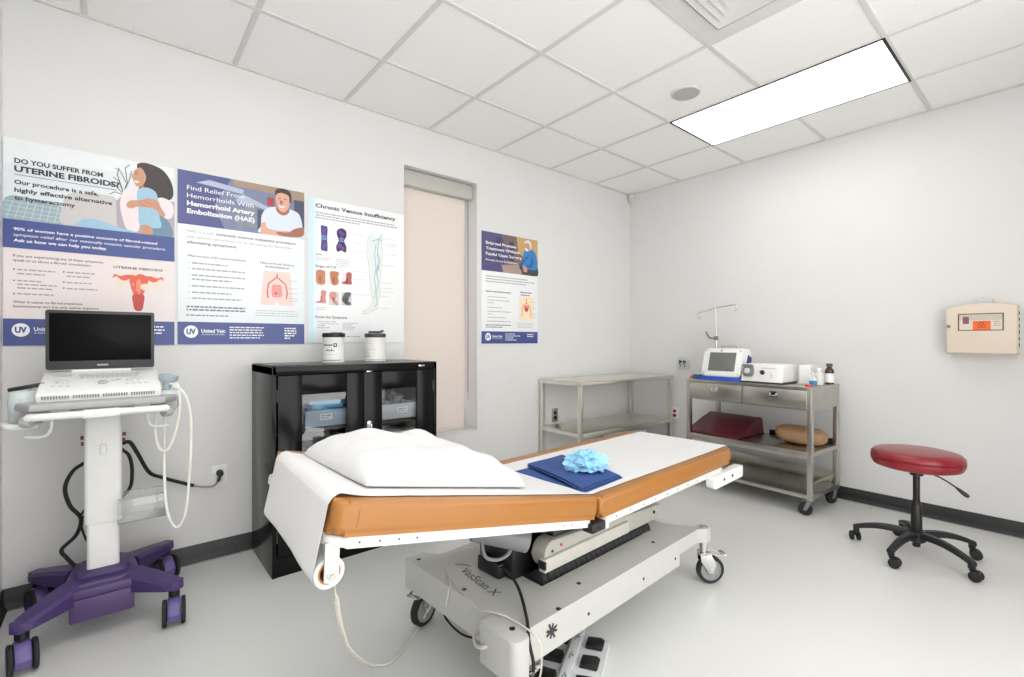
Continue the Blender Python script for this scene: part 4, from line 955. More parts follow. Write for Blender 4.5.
for k in range(5):
    a = base_a+k*2*math.pi/5
    M = Matrix.Rotation(a, 4, 'Z')
    m = MB(); vs = []; fs = []; n = 12
    for i in range(n+1):
        s = i/n; x = .03+.255*s; z = .118-.006*s-.030*s*s+.012*math.sin(s*math.pi); hw_ = .021-.006*s; hh = .017-.006*s
        prof = [(-hw_, -hh), (hw_, -hh), (hw_, hh*.3), (hw_*.6, hh), (-hw_*.6, hh), (-hw_, hh*.3)]
        vs += [(x, p, z+q) for p, q in prof]
    for i in range(n):
        for j in range(6): fs.append([i*6+j, i*6+(j+1) % 6, (i+1)*6+(j+1) % 6, (i+1)*6+j])
    fs += [list(range(6)), [n*6+j for j in range(6)][::-1]]
    b = bmesh.new(); bv = [b.verts.new(q) for q in vs]
    for f in fs: b.faces.new([bv[i] for i in f])
    m.bm(b, 0, M); m.cyl(M@V((.272, 0, .055)), M@V((.272, 0, .095)), .0155, n=16, bev=.003); leg = obj('leg', m, black_m, t)
    ca = a+R((40, -60, 100, 20, -30)[k])
    CM = Matrix.Translation(M@V((.272, 0, 0)))@Matrix.Rotation(ca, 4, 'Z')
    m = MB(); m.cyl(CM@V((0, 0, .045)), CM@V((0, 0, .062)), .011, n=12); m.prism([(-.004, .05), (.02, .056), (.034, .046), (.03, .02), (.006, .03)], -.008, .008, .003, M=CM@Matrix.Rotation(R(90), 4, 'X')); c = obj('caster', m, black_m, leg)
    m = MB()
    for s in (-1, 1): m.lathe([(0, 0), (.018, 0), (.025, .003), (.026, .006), (.025, .014), (.02, .016), (0, .016)], 24, M=CM@TR(.016, s*.009+(0 if s > 0 else 0), .0262)@Matrix.Rotation(R(-90*s), 4, 'X'))
    obj('caster_wheel', m, rubber_m, leg)

# ------------------------------------------------------------------ exam table (local: u towards the foot, v to the far side)
BO = (-2.82, -1.956, 0); BR = R(3.0)
BM = Matrix.Translation(BO)@Matrix.Rotation(BR, 4, 'Z')
bed = thing('exam_table', 'white wheeled exam table with orange-tan padding and raised head end', 'exam table', BO, BR)
vinyl = mat('tan_orange_vinyl', (160, 105, 45), .33, var=.03, scale=7, bump=.05, bscale=350)
BW = .615; ZT = .63; TC = .077
HA = R(12.3); HL = .945; FL = 1.145
HM = Matrix.Translation((0, 0, ZT))@Matrix.Rotation(HA, 4, 'Y')     # head section: u < 0 rises
FM = Matrix.Translation((0, 0, ZT))@Matrix.Rotation(R(.05), 4, 'Y')
def skew(m):
    for q in m.v: q.x += .085*q.y*max(0, min(1.02, -q.x/.92))
    return m
def cushion(M, u0, u1, r):
    m = MB(); m.prism(rrect(u0, 0, u1, BW, r, 7), -TC, 0, .022, M=M, seg=4)
    return m
m = cushion(HM, -HL, -.003, [.03, .012, .012, .03]); c = obj('head_cushion', skew(m), vinyl, bed, angle=50)
m = MB()
for v in (0, BW):
    m = MB(); m.tube([(-HL+.055, v+(-.0005 if v == 0 else .0005), -.02), (-HL+.055, v+(-.0005 if v == 0 else .0005), -.058)], .0015, 5, M=HM)
    obj('seam', skew(m), vinyl, c)
m = cushion(FM, .003, FL, [.012, .07, .07, .012]); obj('foot_cushion', m, vinyl, bed, angle=50)
# frames below
m = MB(); m.prism(rrect(-HL-.002, .004, -.03, BW+.045, [.045, .004, .004, .045], 7), -TC-.026, -TC-.001, .011, M=HM, seg=3)
for k in range(4): m.cyl(HM@V((-HL+.07+.05*k, .0035, -TC-.0135)), HM@V((-HL+.07+.05*k, .0055, -TC-.0135)), .0026, n=10, m=1)
for u in (-.17, -.13): m.cyl(HM@V((u, .0035, -TC-.0135)), HM@V((u, .0055, -TC-.0135)), .0026, n=10, m=1)
obj('head_frame', skew(m), [paint_m, black_m], bed)
m = MB(); m.prism(rrect(.02, .0, 1.0, BW+.002, .012, 3), -TC-.03, -TC-.001, .006, M=FM)
for k in range(9): m.cyl(FM@V((.10+.09*k, -.0005, -TC-.015)), FM@V((.10+.09*k, .0015, -TC-.015)), .0035, n=8, m=1)
obj('foot_frame', m, [paint_m, black_m], bed)
m = MB(); m.bx((-.062, -.016, ZT-TC-.034), (.012, .03, ZT-TC-.002), .004); obj('hinge_block', m, black_m, bed, label='black hinge block'); m = MB(); m.bx((-.062, BW-.03, ZT-TC-.034), (.012, BW+.016, ZT-TC-.002), .004); obj('hinge_block', m, black_m, bed, label='black hinge block')
m = MB(); m.bx((.014, -.017, ZT-TC-.034), (.03, .01, ZT-TC-.001), .002); obj('hinge_plate', m, paint_m, bed)
m = MB(); m.M = TR(0, 0, 0); m.prism(rrect(.845, .474, 1.18, .532, [.02, .006, .006, .006], 5), -.045, -.004, .004, M=Matrix.Rotation(R(90), 4, 'X')@TR(0, 0, 0)@Matrix.Identity(4))
for q in m.v: q.y = -.018-q.y+.03 if False else q.y-.03 if q.y > 0 else -q.y-.03
for u in (.955, 1.05): m.cyl((u, -.0275, .503), (u, -.0255, .503), .008, n=12, m=1)
obj('foot_bracket', m, [white_m, black_m], bed, label='white end bracket at the foot')
# paper roll hanger arms at the head
ROLL = V((-.932, 0, .668))
for v in (.022, BW-.022):
    m = MB(); m.prism([(-.016, -.012), (0, -.019), (.016, -.012), (.019, .07), (-.013, .07)], -.004, .004, .002, M=Matrix.Translation((ROLL.x, v, ROLL.z))@Matrix.Rotation(R(90), 4, 'X'))
    m.cyl((ROLL.x, v-.010, ROLL.z), (ROLL.x, v+.014, ROLL.z), .0105, n=16, bev=.002); m.cyl((ROLL.x, v-.015, ROLL.z), (ROLL.x, v-.011, ROLL.z), .007, n=12, m=1); obj('roll_hanger', skew(m), [paint_m, steel_m], bed)
# base
m = MB(); zt, zb = .272, .155
hp = [(-.335, .05), (-.335, .745), (-.25, .745), (-.21, .68), (-.085, .68), (-.085, .05)]
m.prism(hp, zb, zt)                                              # head plate
m.bx((-.085, .05, zb), (.66, .20, zt)); m.bx((-.085, .56, zb), (.66, .68, zt))
m.bx((.60, .2001, .20), (.66, .5599, zt-.002)); m.bx((-.085, .2001, zb), (.60, .5599, zb+.012))
m.prism([(.6601, .052), (.84, .052), (.875, .02), (.905, .02), (.905, .075), (.86, .085), (.79, .20), (.79, .53), (.86, .645), (.905, .655), (.905, .71), (.875, .71), (.84, .678), (.6601, .678)], .205, zt-.002)
m.prism(rrect(-.402, .004, -.3352, .1699, [.026, .014, .004, .004], 5), .158, .286, .006)   # corner housing at the head, near side
for u, v in ((-.30, .70), (-.305, .38), (-.15, .06), (.02, .64), (.03, .12), (.55, .12), (.2, .63)): m.cyl((u, v, zt-.001), (u, v, zt+.0012), .009, n=14, m=1)
m.cyl((-.352, .07, .2855), (-.352, .07, .2872), .010, n=14, m=1)
for u in (.0, .36, .62): m.cyl((u, .0515, .20), (u, .0485, .20), .006, n=10, m=1)
obj('base', m, [mat('shaded_base_white', (188, 188, 184), .36, var=.012, bump=.03, bscale=400), black_m], bed)  # the frame's white made greyer to carry the shade on the base
m = MB(); m.bx((-.40, .115, .20), (-.394, .15, .245), .001); obj('cable_port', m, black_m, bed)
m = MB(); m.bx((-.07, .21, .1675), (.58, .55, .19)); obj('base_well', m, rubber_m, bed, label='black slab in the well of the base')  # flat black slab across the bottom of the well
# writing on the base
m = MB()
m.text('VasScan X', .037, Matrix.Translation((-.235, .505, zt+.0012))@Matrix.Rotation(R(-96), 4, 'Z'), .235)
m.text('(', .05, Matrix.Translation((-.20, .55, zt+.0012))@Matrix.Rotation(R(-150), 4, 'Z'), .012, 0, .02)
obj('lettering', m, pdark, bed)
m = MB(); sc = V((-.195, .0493, .222))
for a, l in ((20, .027), (75, .024), (118, .03), (165, .026)):
    d = V((math.cos(R(a)), 0, math.sin(R(a))))*l; n = V((-d.z, 0, d.x)).normalized()*.0042
    y = sc.y-.0006-a*.000004
    m.add([V((sc.x, y, sc.z))+q for q in (-d-n, d-n, d+n, -d+n)], [[0, 1, 2, 3]])
obj('star_mark', m, pdark, bed, label='black hand-drawn asterisk')
# lifting gear
lift_m = mat('lift_beige', (172, 170, 162), .42, var=.02)
m = MB(); prof = rrect(-.10, .315, .735, .425, [.05, .004, .012, .05], 6)
prof = [(x+.03, z-.052*max(0, (x-.05))/.7*(1 if z > .37 else .0)) for x, z in prof]
m.prism(prof, -.27, -.20, .006, M=Matrix.Rotation(R(90), 4, 'X')); 
for q in m.v: pass
obj('lift_arm', m, lift_m, bed)
bed_flip = bed.children[-1]
m = MB(); m.prism(rrect(-.085, .322, .46, .372, [.004, .004, .004, .004], 2), -.215, -.185, .003, M=Matrix.Rotation(R(90), 4, 'X')); m.prism(rrect(-.088, .335, -.078, .366, .002, 2), -.217, -.183, .001, M=Matrix.Rotation(R(90), 4, 'X'), m=1)
m.cyl((.02, .199, .395), (.02, .196, .395), .006, n=10, m=2); m.cyl((-.03, .199, .385), (-.03, .196, .385), .005, n=10, m=1); m.cyl((.69, .199, .352), (.69, .196, .352), .008, n=10, m=1)
obj('arm_cover', m, [mat('cover_pale', (192, 189, 180), .42), black_m, mat('red_dot', (196, 70, 60), .4)], bed)
m = MB(); m.M = Matrix()
N_ = 44; vs = []
for i in range(N_):
    u = -.04+.70*i/(N_-1); r = .035 if i % 2 else .028
    vs.append((u, r))
for i in range(N_-1):
    m.cyl((vs[i][0], .235, .286-.012*i/N_), (vs[i+1][0], .235, .286-.012*(i+1)/N_), vs[i][1], vs[i+1][1], n=14)
m.cyl((-.075, .235, .284), (-.045, .235, .283), .032, n=16, bev=.004); obj('bellows', m, rubber_m, bed, label='black ribbed bellows under the lift arm')
m = MB(); m.bx((-.14, .30, .272), (.10, .50, .44), .008); m.bx((-.175, .34, .272), (-.13, .47, .33), .008); m.bx((.0, .22, .30), (.22, .50, .49), .006)
m.prism([(-.05, .40), (.40, .28), (.40, .33), (.05, .54), (-.05, .54)], -.46, -.30, .004, M=Matrix.Rotation(R(90), 4, 'X')); obj('lift_block', m, black_m, bed, label='black lift mechanism')
m = MB(); m.bx((-.04, .24, .44), (.06, .46, ZT-TC-.03), .004); m.bx((.45, .24, .39), (.55, .46, ZT-TC-.03), .004); m.prism([(-.02, .53), (.27, .40), (.27, .43), (.03, .54)], -.24, -.21, .002, M=Matrix.Rotation(R(90), 4, 'X')); obj('top_mount', m, dgrey_m, bed)
m = MB(); m.cyl((-.35, .275, .535), (-.185, .17, .478), .040, n=28, bev=.006); m.cyl((-.375, .29, .543), (-.34, .27, .532), .03, n=20); m.tube([(-.34, .235, .50), (-.345, .21, .46), (-.31, .19, .445), (-.27, .185, .45), (-.25, .19, .46)], .006, 6, smooth=4); m.bx((-.33, .24, .54), (-.26, .28, .60), .003); obj('motor', m, mat('motor_grey', (118, 119, 119), .42, .0, var=.03), bed)
def bed_caster(u, v, ztop, a, lever=True):
    r = .066; M = TR(u, v, 0, a)
    m = MB(); m.M = M
    m.cyl((0, 0, .148), (0, 0, ztop), .019, n=18); m.cyl((0, 0, .140), (0, 0, .152), .026, n=18, bev=.002)
    off = .032
    for s in (-1, 1):
        m.prism([(-.024, .15), (.026, .15), (off+.022, .098), (off+.012, r-.014), (off-.012, r-.014), (-.02, .11)], s*.0215-.0015, s*.0215+.0015, .001, M=Matrix.Rotation(R(90), 4, 'X'))
    m.bx((-.024, -.0215, .143), (.026, .0215, .15)); m.cyl((off, -.026, r), (off, .026, r), .007, n=12); c = obj('caster', m, chrome_m, bed)
    w = MB(); w.M = M@TR(off, 0, r)@Matrix.Rotation(R(90), 4, 'X')
    w.lathe([(r*.74, -.013), (r-.004, -.015), (r, -.010), (r, .010), (r-.004, .015), (r*.74, .013)], 36); obj('tyre', w, rubber_m, c)
    w = MB(); w.M = M@TR(off, 0, r)@Matrix.Rotation(R(90), 4, 'X')
    w.lathe([(0, -.014), (.02, -.015), (.024, -.011), (r*.62, -.011), (r*.66, -.0145), (r*.75, -.0145), (r*.75, .0145), (r*.66, .0145), (r*.62, .011), (.024, .011), (.02, .015), (0, .014)], 36); obj('wheel_hub', w, mat('hub_grey', (138, 140, 140), .45, var=.02), c)
    if lever:
        l = MB(); l.M = M; l.tube([(-.02, .028, .145), (off, .03, .152), (off+.055, .026, .14), (off+.062, 0, .142), (off+.055, -.026, .14), (off, -.03, .152), (-.02, -.028, .145)], .0045, 6, smooth=3); l.box((off+.062, 0, .142), (.022, .055, .006), .002); obj('brake_lever', l, chrome_m, c)
bed_caster(.885, .045, .275, -40); bed_caster(.885, .685, .275, 60); bed_caster(-.25, .70, .157, 195); bed_caster(-.36, .065, .16, -2)

# paper on the table with its roll
paper_m = mat('exam_paper_white', (219, 219, 219), .6, var=.008, scale=6)
t = thing('exam_paper', 'white exam paper unrolled over the exam table from the roll at its head', 'exam paper', BO, BR)
path = [FM@V((u, 0, .0022)) for u in (FL-.02, .8, .55, .3, .05)]+[V((0, 0, ZT+.0028))]+[HM@V((-u, 0, .0024)) for u in (.05, .3, .55, .75, .86)]+[HM@V((-.905, 0, .0055))]
for a in (80, 60, 40, 20, 4): path.append(HM@V((-(HL-.022)-.031*math.cos(R(a)), 0, -.022+.031*math.sin(R(a)))))
path += [HM@V((-HL-.009, 0, -.06)), HM@V((-HL-.010, 0, -.118))]
RR = .034
for a in (170, 195, 225, 260, 300): path.append(ROLL+V((RR*math.cos(R(a))*1.03, 0, RR*math.sin(R(a))*1.03)))
P_ = catmull(path, 3)
pv0, pv1 = .034, BW-.065
np_ = len(P_)-1
def paper(a, b):
    f = a*np_; i = min(int(f), np_-1); p = P_[i].lerp(P_[i+1], f-i)
    v = pv0+(pv1-pv0)*b
    hang = 1 if i > 54 else 0
    s = min(1, max(0, (i-54)/6)) if i > 54 else 0
    e = min(1, max(0, (np_-i)/8))
    w = .0035*s*e*math.sin(b*7+p.z*20)+(.0007*(1+math.sin(v*31+p.x*17)*math.sin(p.x*23)) if not hang else 0)
    return V((p.x-w*(1 if hang else 0), v, p.z+(0 if hang else w)))
m = MB(); m.sheet(paper, np_, 14, -.0006); obj('sheet', skew(m), paper_m, t, angle=60)
m = MB(); m.lathe([(.025, pv0), (RR, pv0), (RR, pv1), (.025, pv1)], 36, M=Matrix.Translation(ROLL)@Matrix.Rotation(R(-90), 4, 'X')); obj('roll', skew(m), paper_m, t)
m = MB(); m.lathe([(.021, pv0-.001), (.025, pv0-.001), (.025, pv1+.001), (.021, pv1+.001), (.021, pv0-.001)], 36, M=Matrix.Translation(ROLL)@Matrix.Rotation(R(-90), 4, 'X')); obj('core', skew(m), mat('cardboard', (170, 118, 70), .7), t, label='brown cardboard core')

# pillow
pil_m = mat('pillow_white', (211, 211, 211), .7, var=.006, scale=5, sheen=.1)
pc = HM@V((-.555, .318, .006))
t = thing('pillow', 'plump white pillow lying on the raised head end of the exam table', 'pillow', BM@pc, 0)
t.rotation_euler = (BM.to_3x3()@HM.to_3x3()).to_euler()
def pill(n, top):
    def f(a, b):
        x = 2*a-1; y = 2*b-1
        pinch = 1-.10*(abs(x)**2)*(1-abs(y)**3)*0-.05*(1-abs(x)**4)*(abs(y)**4)
        sq = 1-.05*(abs(x*y)**3)
        X = x*.300*sq*(1-.03*(1-abs(y)**2.5)*(abs(x)**6)); Y_ = y*.235*sq*(1-.04*(1-abs(x)**2.5)*(abs(y)**6))
        ed = max(0, (1-abs(x)**2.6))*max(0, (1-abs(y)**2.6))
        h = ed**.40
        wr = .020*noise.noise(V((x*2.6, y*2.2, 3.1)))+.006*noise.noise(V((x*6+y*2, y*5, 1.3)))-.010*math.exp(-((x*.8+y*1.1-.15)/.10)**2)*(.5+.5*x)
        rad = math.hypot(abs(x)-1, abs(y)-1)
        wr += .011*math.sin(math.atan2(1-abs(y)+.01, 1-abs(x)+.01)*11)*max(0, 1-rad*1.1)
        lump = 1+.28*math.exp(-((x+.22)**2*2.5+(y-.35)**2*3))
        return V((X, Y_, (.006+(.094*lump*h+wr*h*1.3)) if top else .005-.004*h))
    return f
m = MB(); n1 = 44
b = bmesh.new()
for top in (True, False):
    fn = pill(n1, top); g = [[b.verts.new(fn(i/n1, j/n1)+V((0, 0, .012 if top else .010))) for j in range(n1+1)] for i in range(n1+1)]
    for i in range(n1):
        for j in range(n1): b.faces.new([g[i][j], g[i+1][j], g[i+1][j+1], g[i][j+1]] if top else [g[i][j], g[i][j+1], g[i+1][j+1], g[i+1][j]])
bmesh.ops.remove_doubles(b, verts=b.verts[:], dist=.0035)
mi = min(v.co.z for v in b.verts)
for v in b.verts: v.co.z -= mi
m.bm(b); o = obj('pillowcase', m, pil_m, t, angle=180)
sm = o.modifiers.new('soften', 'SMOOTH'); sm.factor = .5; sm.iterations = 4

# folded navy drape and crumpled light blue cap on the foot section
drape_m = mat('navy_drape', (44, 74, 134), .75, var=.06, scale=40)
zf = ZT+.0045
t = thing('folded_drape', 'folded navy blue drape lying on the white exam paper', 'drape', BM@V((.136, .29, zf-.002)), BR)
def dsheet(corners, z, wob, th, sag=0):
    a, b_, c, d = [V((x-.15, y-.29, 0)) for x, y in corners]
    def f(s, q):
        p = (a*(1-s)+b_*s)*(1-q)+(d*(1-s)+c*s)*q
        return V((p.x, p.y, z+wob*(1+math.sin(p.x*30+p.y*12))+sag*s*(1-s)*4))
    mm = MB(); mm.sheet(f, 16, 16, th); return mm
m = dsheet([(.005, .43), (-.012, .055), (.255, .07), (.325, .42)], .003, .0006, .003); obj('lower_layer', m, drape_m, t, angle=60)
m = dsheet([(.085, .44), (-.01, .06), (.25, .075), (.325, .46)], .0085, .001, .003, .006); obj('upper_layer', m, drape_m, t, angle=60)
m = dsheet([(.092, .445), (.0, .07), (.24, .082), (.32, .45)], .014, .001, .0025, .007); obj('top_layer', m, drape_m, t, angle=60)
cap_m = mat('light_blue_cap', (150, 204, 240), .75, var=.3, scale=16)
b = bmesh.new(); bmesh.ops.create_icosphere(b, subdivisions=6, radius=1)
for v in b.verts:
    n = v.co.normalized()
    k = 0
    for o_, (fq, am) in enumerate(((1.5, .34), (3.1, .24), (6.5, .06))):
        nv = noise.noise(n*fq+V((o_*7.3, 2.1, 4.4))); k += am*(1-2*abs(nv))-am*.45
    f = 1+k
    v.co = V((n.x*.082*f, n.y*.075*f, max(n.z, -.35)*.042*f))
mi = min(v.co.z for v in b.verts)
for v in b.verts: v.co.z -= mi
m = MB(); m.bm(b); o = obj('surgical_cap', m, cap_m, None, BM@V((.195, .215, zf+.0195)), BR, angle=70)
tag(o, 'crumpled light blue disposable cap on the navy drape', 'cap')

# hand control with coiled cord, cables on and under the base
cream = mat('cream_cable', (206, 202, 190), .45)
def Bp(u, v, z): return BM@V((u, v, z))
t = thing('hand_control', 'coiled cream cord hanging from the table head and trailing to its base', 'cord', (ROLL.x+BO[0], ROLL.y+BO[1]+.05, .62))
off = V(t.location)
A = [V(Bp(*q)) for q in ((-.895, .093, .61), (-.862, .161, .53), (-.818, .253, .43), (-.752, .383, .3), (-.684, .497, .17), (-.613, .565, .07), (-.558, .583, .014))]
path = catmull(A, 40)
hel = []; n_ = len(path)
nturn = 52
for i in range(n_*5-4):
    f = i/5; k = min(int(f), n_-2); p = path[k].lerp(path[k+1], f-k); tt = (path[k+1]-path[k]).normalized()
    s = i/(n_*5)
    amp = .0052*min(1, max(0, (s-.10)*20))*min(1, (1-s)*30)
    n1v = tt.orthogonal().normalized() if False else V((0, 1, 0)).cross(tt).normalized(); n2v = tt.cross(n1v)
    a = s*nturn*2*math.pi
    hel.append(p+n1v*amp*math.cos(a)+n2v*amp*math.sin(a)+V((0, 0, .0)) - off)
m = MB(); m.tube(hel, .0019, 6); obj('coiled_cord', m, cream, t)
B = [path[-1]]+[V(Bp(*q)) for q in ((-.494, .564, .007), (-.379, .635, .007), (-.30, .685, .012), (-.285, .672, .05), (-.26, .655, .10), (-.24, .63, .158))]
m = MB(); m.tube([q-off for q in B], .0042, 7, smooth=6); obj('straight_cord', m, cream, t)
t = thing('power_cord', 'black cable looping over the white base of the exam table', 'cable', Bp(-.3, .3, .28))
off = V(t.location)
m = MB(); m.tube([V(Bp(*q))-off for q in ((-.13, .43, .30), (-.144, .402, .31), (-.169, .293, .318), (-.204, .197, .305), (-.282, .077, .285), (-.318, .03, .25), (-.32, .01, .20), (-.30, .03, .15))], .0055, 7, smooth=8)
m.tube([V(Bp(*q))-off for q in ((-.22, .62, .16), (-.243, .626, .12), (-.249, .58, .06), (-.239, .474, .035), (-.215, .366, .06), (-.25, .27, .12), (-.30, .25, .15))], .0042, 7, smooth=8)
m.tube([V(Bp(*q))-off for q in ((-.25, .32, .13), (-.272, .32, .085), (-.272, .303, .05), (-.258, .269, .03), (-.228, .254, .03), (-.235, .22, .08), (-.25, .2, .15))], .003, 7, smooth=8); obj('cable', m, rubber_m, t)
t = thing('data_cable', 'thin cream cable lying across the head of the exam table base', 'cable', Bp(-.35, .3, .29))
off = V(t.location)
m = MB(); m.tube([V(Bp(*q))-off for q in ((-.339, .445, .20), (-.339, .43, .262), (-.325, .44, .277), (-.242, .589, .277), (-.168, .624, .295), (-.124, .542, .315), (-.135, .45, .30))], .0034, 7, smooth=8)
m.tube([V(Bp(*q))-off for q in ((-.295, .49, .2755), (-.33, .35, .2755), (-.352, .235, .2775), (-.345, .165, .294), (-.325, .10, .291), (-.318, -.005, .275), (-.315, -.02, .20), (-.31, 0, .13))], .0028, 7, smooth=8)
m.tube([V(Bp(*q))-off for q in ((-.338, .24, .2), (-.375, .23, .2), (-.40, .19, .2), (-.408, .15, .215), (-.398, .132, .225))], .006, 8, smooth=5)
obj('cable', m, cream, t)
t = thing('foot_control', 'grey foot control with black pedals on the floor by the exam table', 'foot pedal', (-2.862, -1.858, 0), math.atan2(-1.918+1.802, -2.965+2.771))
# local x along the ridge, towards the viewer
m = MB(); m.prism(rrect(-.17, -.115, .17, .115, .02), 0, .022, .006); m.prism(rrect(-.185, -.016, .185, .016, .004), .02, .046, .004)
for k, xx in enumerate((-.11, 0, .11)):
    m.stroke([(0, 0), (0, 0)], .001, 0)
    for q in ((-.012, .0), (.0, .006), (.012, -.004)): m.box((xx+q[0], q[1], .0463), (.012, .003, .0006), m=1)
    m.box((xx, 0, .0463), (.003, .013, .0006), m=1)
obj('base_plate', m, [lgrey_m, pdark], t)
for xx in (-.115, -.005, .105):
    for s in (-1, 1):
        m = MB(); m.prism([(s*.032, .0), (s*.096, .0), (s*.1, .012), (s*.088, .02), (s*.036, .016)] if s > 0 else [(s*.032, .0), (s*.036, .016), (s*.088, .02), (s*.1, .012), (s*.096, .0)], -.03, .03, .006, M=Matrix.Translation((xx, 0, .0205))@YZ); obj('pedal', m, black_m, t, label='black pedal')

# ------------------------------------------------------------------ ultrasound cart (front towards -y)
UX, UY = -4.148, -.36
purple = mat('purple_plastic', (66, 48, 100), .4, var=.03, scale=8)
purple_l = mat('light_purple_plastic', (104, 92, 150), .42, var=.02)
purple_d = mat('battery_box_purple', (80, 60, 106), .45, var=.02)  # plain purple of the battery box
t = thing('ultrasound_cart', 'white column cart on a purple four-leg base, carrying the ultrasound console', 'cart', (UX, UY, 0))
m = MB()
hubo = [(-.10, -.13), (.10, -.13), (.115, -.05), (.10, .12), (-.10, .12), (-.115, -.05)]
m.prism(hubo, .135, .215, .014, seg=3); m.prism(rrect(-.085, -.09, .085, .09, .03), .20, .235, .012); obj('base_hub', m, purple, t)
m = MB(); m.bx((-.098, -.155, .075), (.098, -.02, .165), .006); m.bx((-.1, -.157, .165), (.1, -.02, .20), .008); obj('battery_box', m, purple_d, t)
legs = [((-.09, -.09), (-.225, -.235)), ((.09, -.09), (.235, -.235)), ((-.08, .08), (-.225, .265)), ((.08, .08), (.235, .27))]
def twin_caster(par, x, y, z0, a, r=.054):
    M = TR(x, y, 0, a); m = MB(); m.M = M
    m.cyl((0, 0, z0-.03), (0, 0, z0), .02, n=16, m=1)
    m.prism([(-.03, .075), (-.02, .10), (.022, .104), (.05, .085), (.066, .055), (.058, .028), (.03, .03), (-.01, .05)], -.0225, .0225, .006, M=Matrix.Rotation(R(90), 4, 'X')); c = obj('caster', m, [purple_l, black_m], par)
    for s in (-1, 1):
        w = MB(); w.M = M@TR(.022, 0, r)@Matrix.Rotation(R(90), 4, 'X'); w.lathe([(.02, s*.0240), (r-.006, s*.0240), (r, s*.0270), (r, s*.0365), (r-.005, s*.0395), (.036, s*.0395)] if s > 0 else [(.036, s*.0395), (r-.005, s*.0395), (r, s*.0365), (r, s*.0270), (r-.006, s*.0240), (.02, s*.0240)], 30); w.lathe([(.0, s*.039), (.034, s*.040), (.036, s*.0385)], 30, m=1); obj('wheel', w, [rubber_m, purple], c)
for (x0, y0), (x1, y1) in legs:
    d = V((x1-x0, y1-y0, 0)); L0 = d.length; d.normalize(); n = V((-d.y, d.x, 0)); k = 10; vs = []; fs = []
    for i in range(k+1):
        s = i/k; p = V((x0, y0, 0))+d*L0*s; hw_ = .052-.014*s; zt_ = .213-.028*s-.012*s*s; zb_ = .142+.002*s
        if i == k: hw_ *= .8
        for q, z in ((-1, zb_), (1, zb_), (1, zt_-.012), (.72, zt_), (-.72, zt_), (-1, zt_-.012)): vs.append(tuple(p+n*hw_*q+V((0, 0, z))))
    for i in range(k):
        for j in range(6): fs.append([i*6+j, i*6+(j+1) % 6, (i+1)*6+(j+1) % 6, (i+1)*6+j])
    fs += [list(range(6)), [k*6+j for j in range(6)][::-1]]
    b = bmesh.new(); bv = [b.verts.new(q) for q in vs]
    for f in fs: b.faces.new([bv[i] for i in f])
    m = MB(); m.bm(b); m.prism(rrect(-.03, -.03, .03, .03, .022), .14, .174, .008, M=Matrix.Translation((x1-d.x*.012, y1-d.y*.012, 0))); leg = obj('leg', m, purple, t)
    twin_caster(leg, x1-d.x*.014, y1-d.y*.014, .142, {(-.225, -.235): -80, (.235, -.235): -95, (-.225, .265): -70, (.235, .27): -75}[(x1, y1)])
m = MB(); m.prism(rrect(-.052, -.045, .052, .045, .014), .232, .46, .004); obj('lower_column', m, white_m, t)
m = MB(); m.prism(rrect(-.060, -.052, .060, .052, .016), .42, .90, .004); m.bx((-.048, -.0535, .86), (.048, -.05, .885), .001); m.box((.0, -.056, .725), (.022, .012, .045), .005); obj('upper_column', m, white_m, t)
m = MB()
for s in (-1, 1):
    m.cyl((s*.058, .02, .77), (s*.073, .02, .77), .008, n=12); m.cyl((s*.058, .02, .745), (s*.071, .02, .745), .008, n=12)
obj('cable_stud', m, mat('copper_red', (120, 60, 60), .4), t)
# clear side basket
m = MB(); clearp = glassy('clear_plastic', (.96, .965, .96, 1), .06, .05, cover=.10, covercol=(.8, .82, .82, 1))
bx0, bx1, by0, by1, bz0, bz1 = .045, .205, -.10, .03, .415, .515
m.bx((bx0, by0, bz0), (bx1, by1, bz0+.003)); m.bx((bx0, by0, bz0), (bx1, by0+.003, bz1), .001); m.bx((bx0, by1-.003, bz0), (bx1, by1, bz1)); m.bx((bx1-.003, by0, bz0), (bx1, by1, bz1)); m.tube([(bx0, by0, bz1), (bx1, by0, bz1), (bx1, by1, bz1), (bx0, by1, bz1)], .0035, 6); m.bx((bx1-.035, by0-.0012, bz0+.025), (bx1-.02, by0-.0002, bz0+.036), m=1); obj('side_basket', m, [clearp, pgrey], t, label='clear plastic basket')
# console tray, rails and holders
m = MB(); m.prism([(-.19, -.30), (.19, -.30), (.235, -.22), (.235, .06), (.19, .12), (-.19, .12), (-.235, .06), (-.235, -.22)], .925, .953, .010, seg=3); m.prism(rrect(-.10, -.10, .10, .10, .03), .885, .927, .01); obj('tray', m, grey_m, t)
m = MB(); m.tube([(-.19, -.20, .918), (-.185, -.27, .905), (-.16, -.285, .905), (.16, -.285, .905), (.185, -.27, .905), (.19, -.20, .918)], .0145, 10, smooth=4); m.box((0, -.285, .905), (.11, .034, .034), .008); obj('front_handle', m, white_m, t)
for s in (-1, 1):
    m = MB(); m.tube([(s*.135, -.27, .893), (s*.14, -.265, .85), (s*.16, -.26, .83), (s*.205, -.255, .832)], .0055, 8, smooth=4); obj('cable_hook', m, lgrey_m, t)
    m = MB(); m.cyl((s*.185, -.27, .888), (s*.21, -.255, .888), .021, n=20, bev=.004); m.prism([(s*.15, -.22), (s*.235, -.22), (s*.25, -.12), (s*.15, -.12)] if s > 0 else [(s*.15, -.22), (s*.15, -.12), (s*.25, -.12), (s*.235, -.22)], .885, .945, .012); obj('side_bracket', m, grey_m, t)
blue_grey = mat('pale_blue_grey_plastic', (204, 214, 216), .4, var=.015)
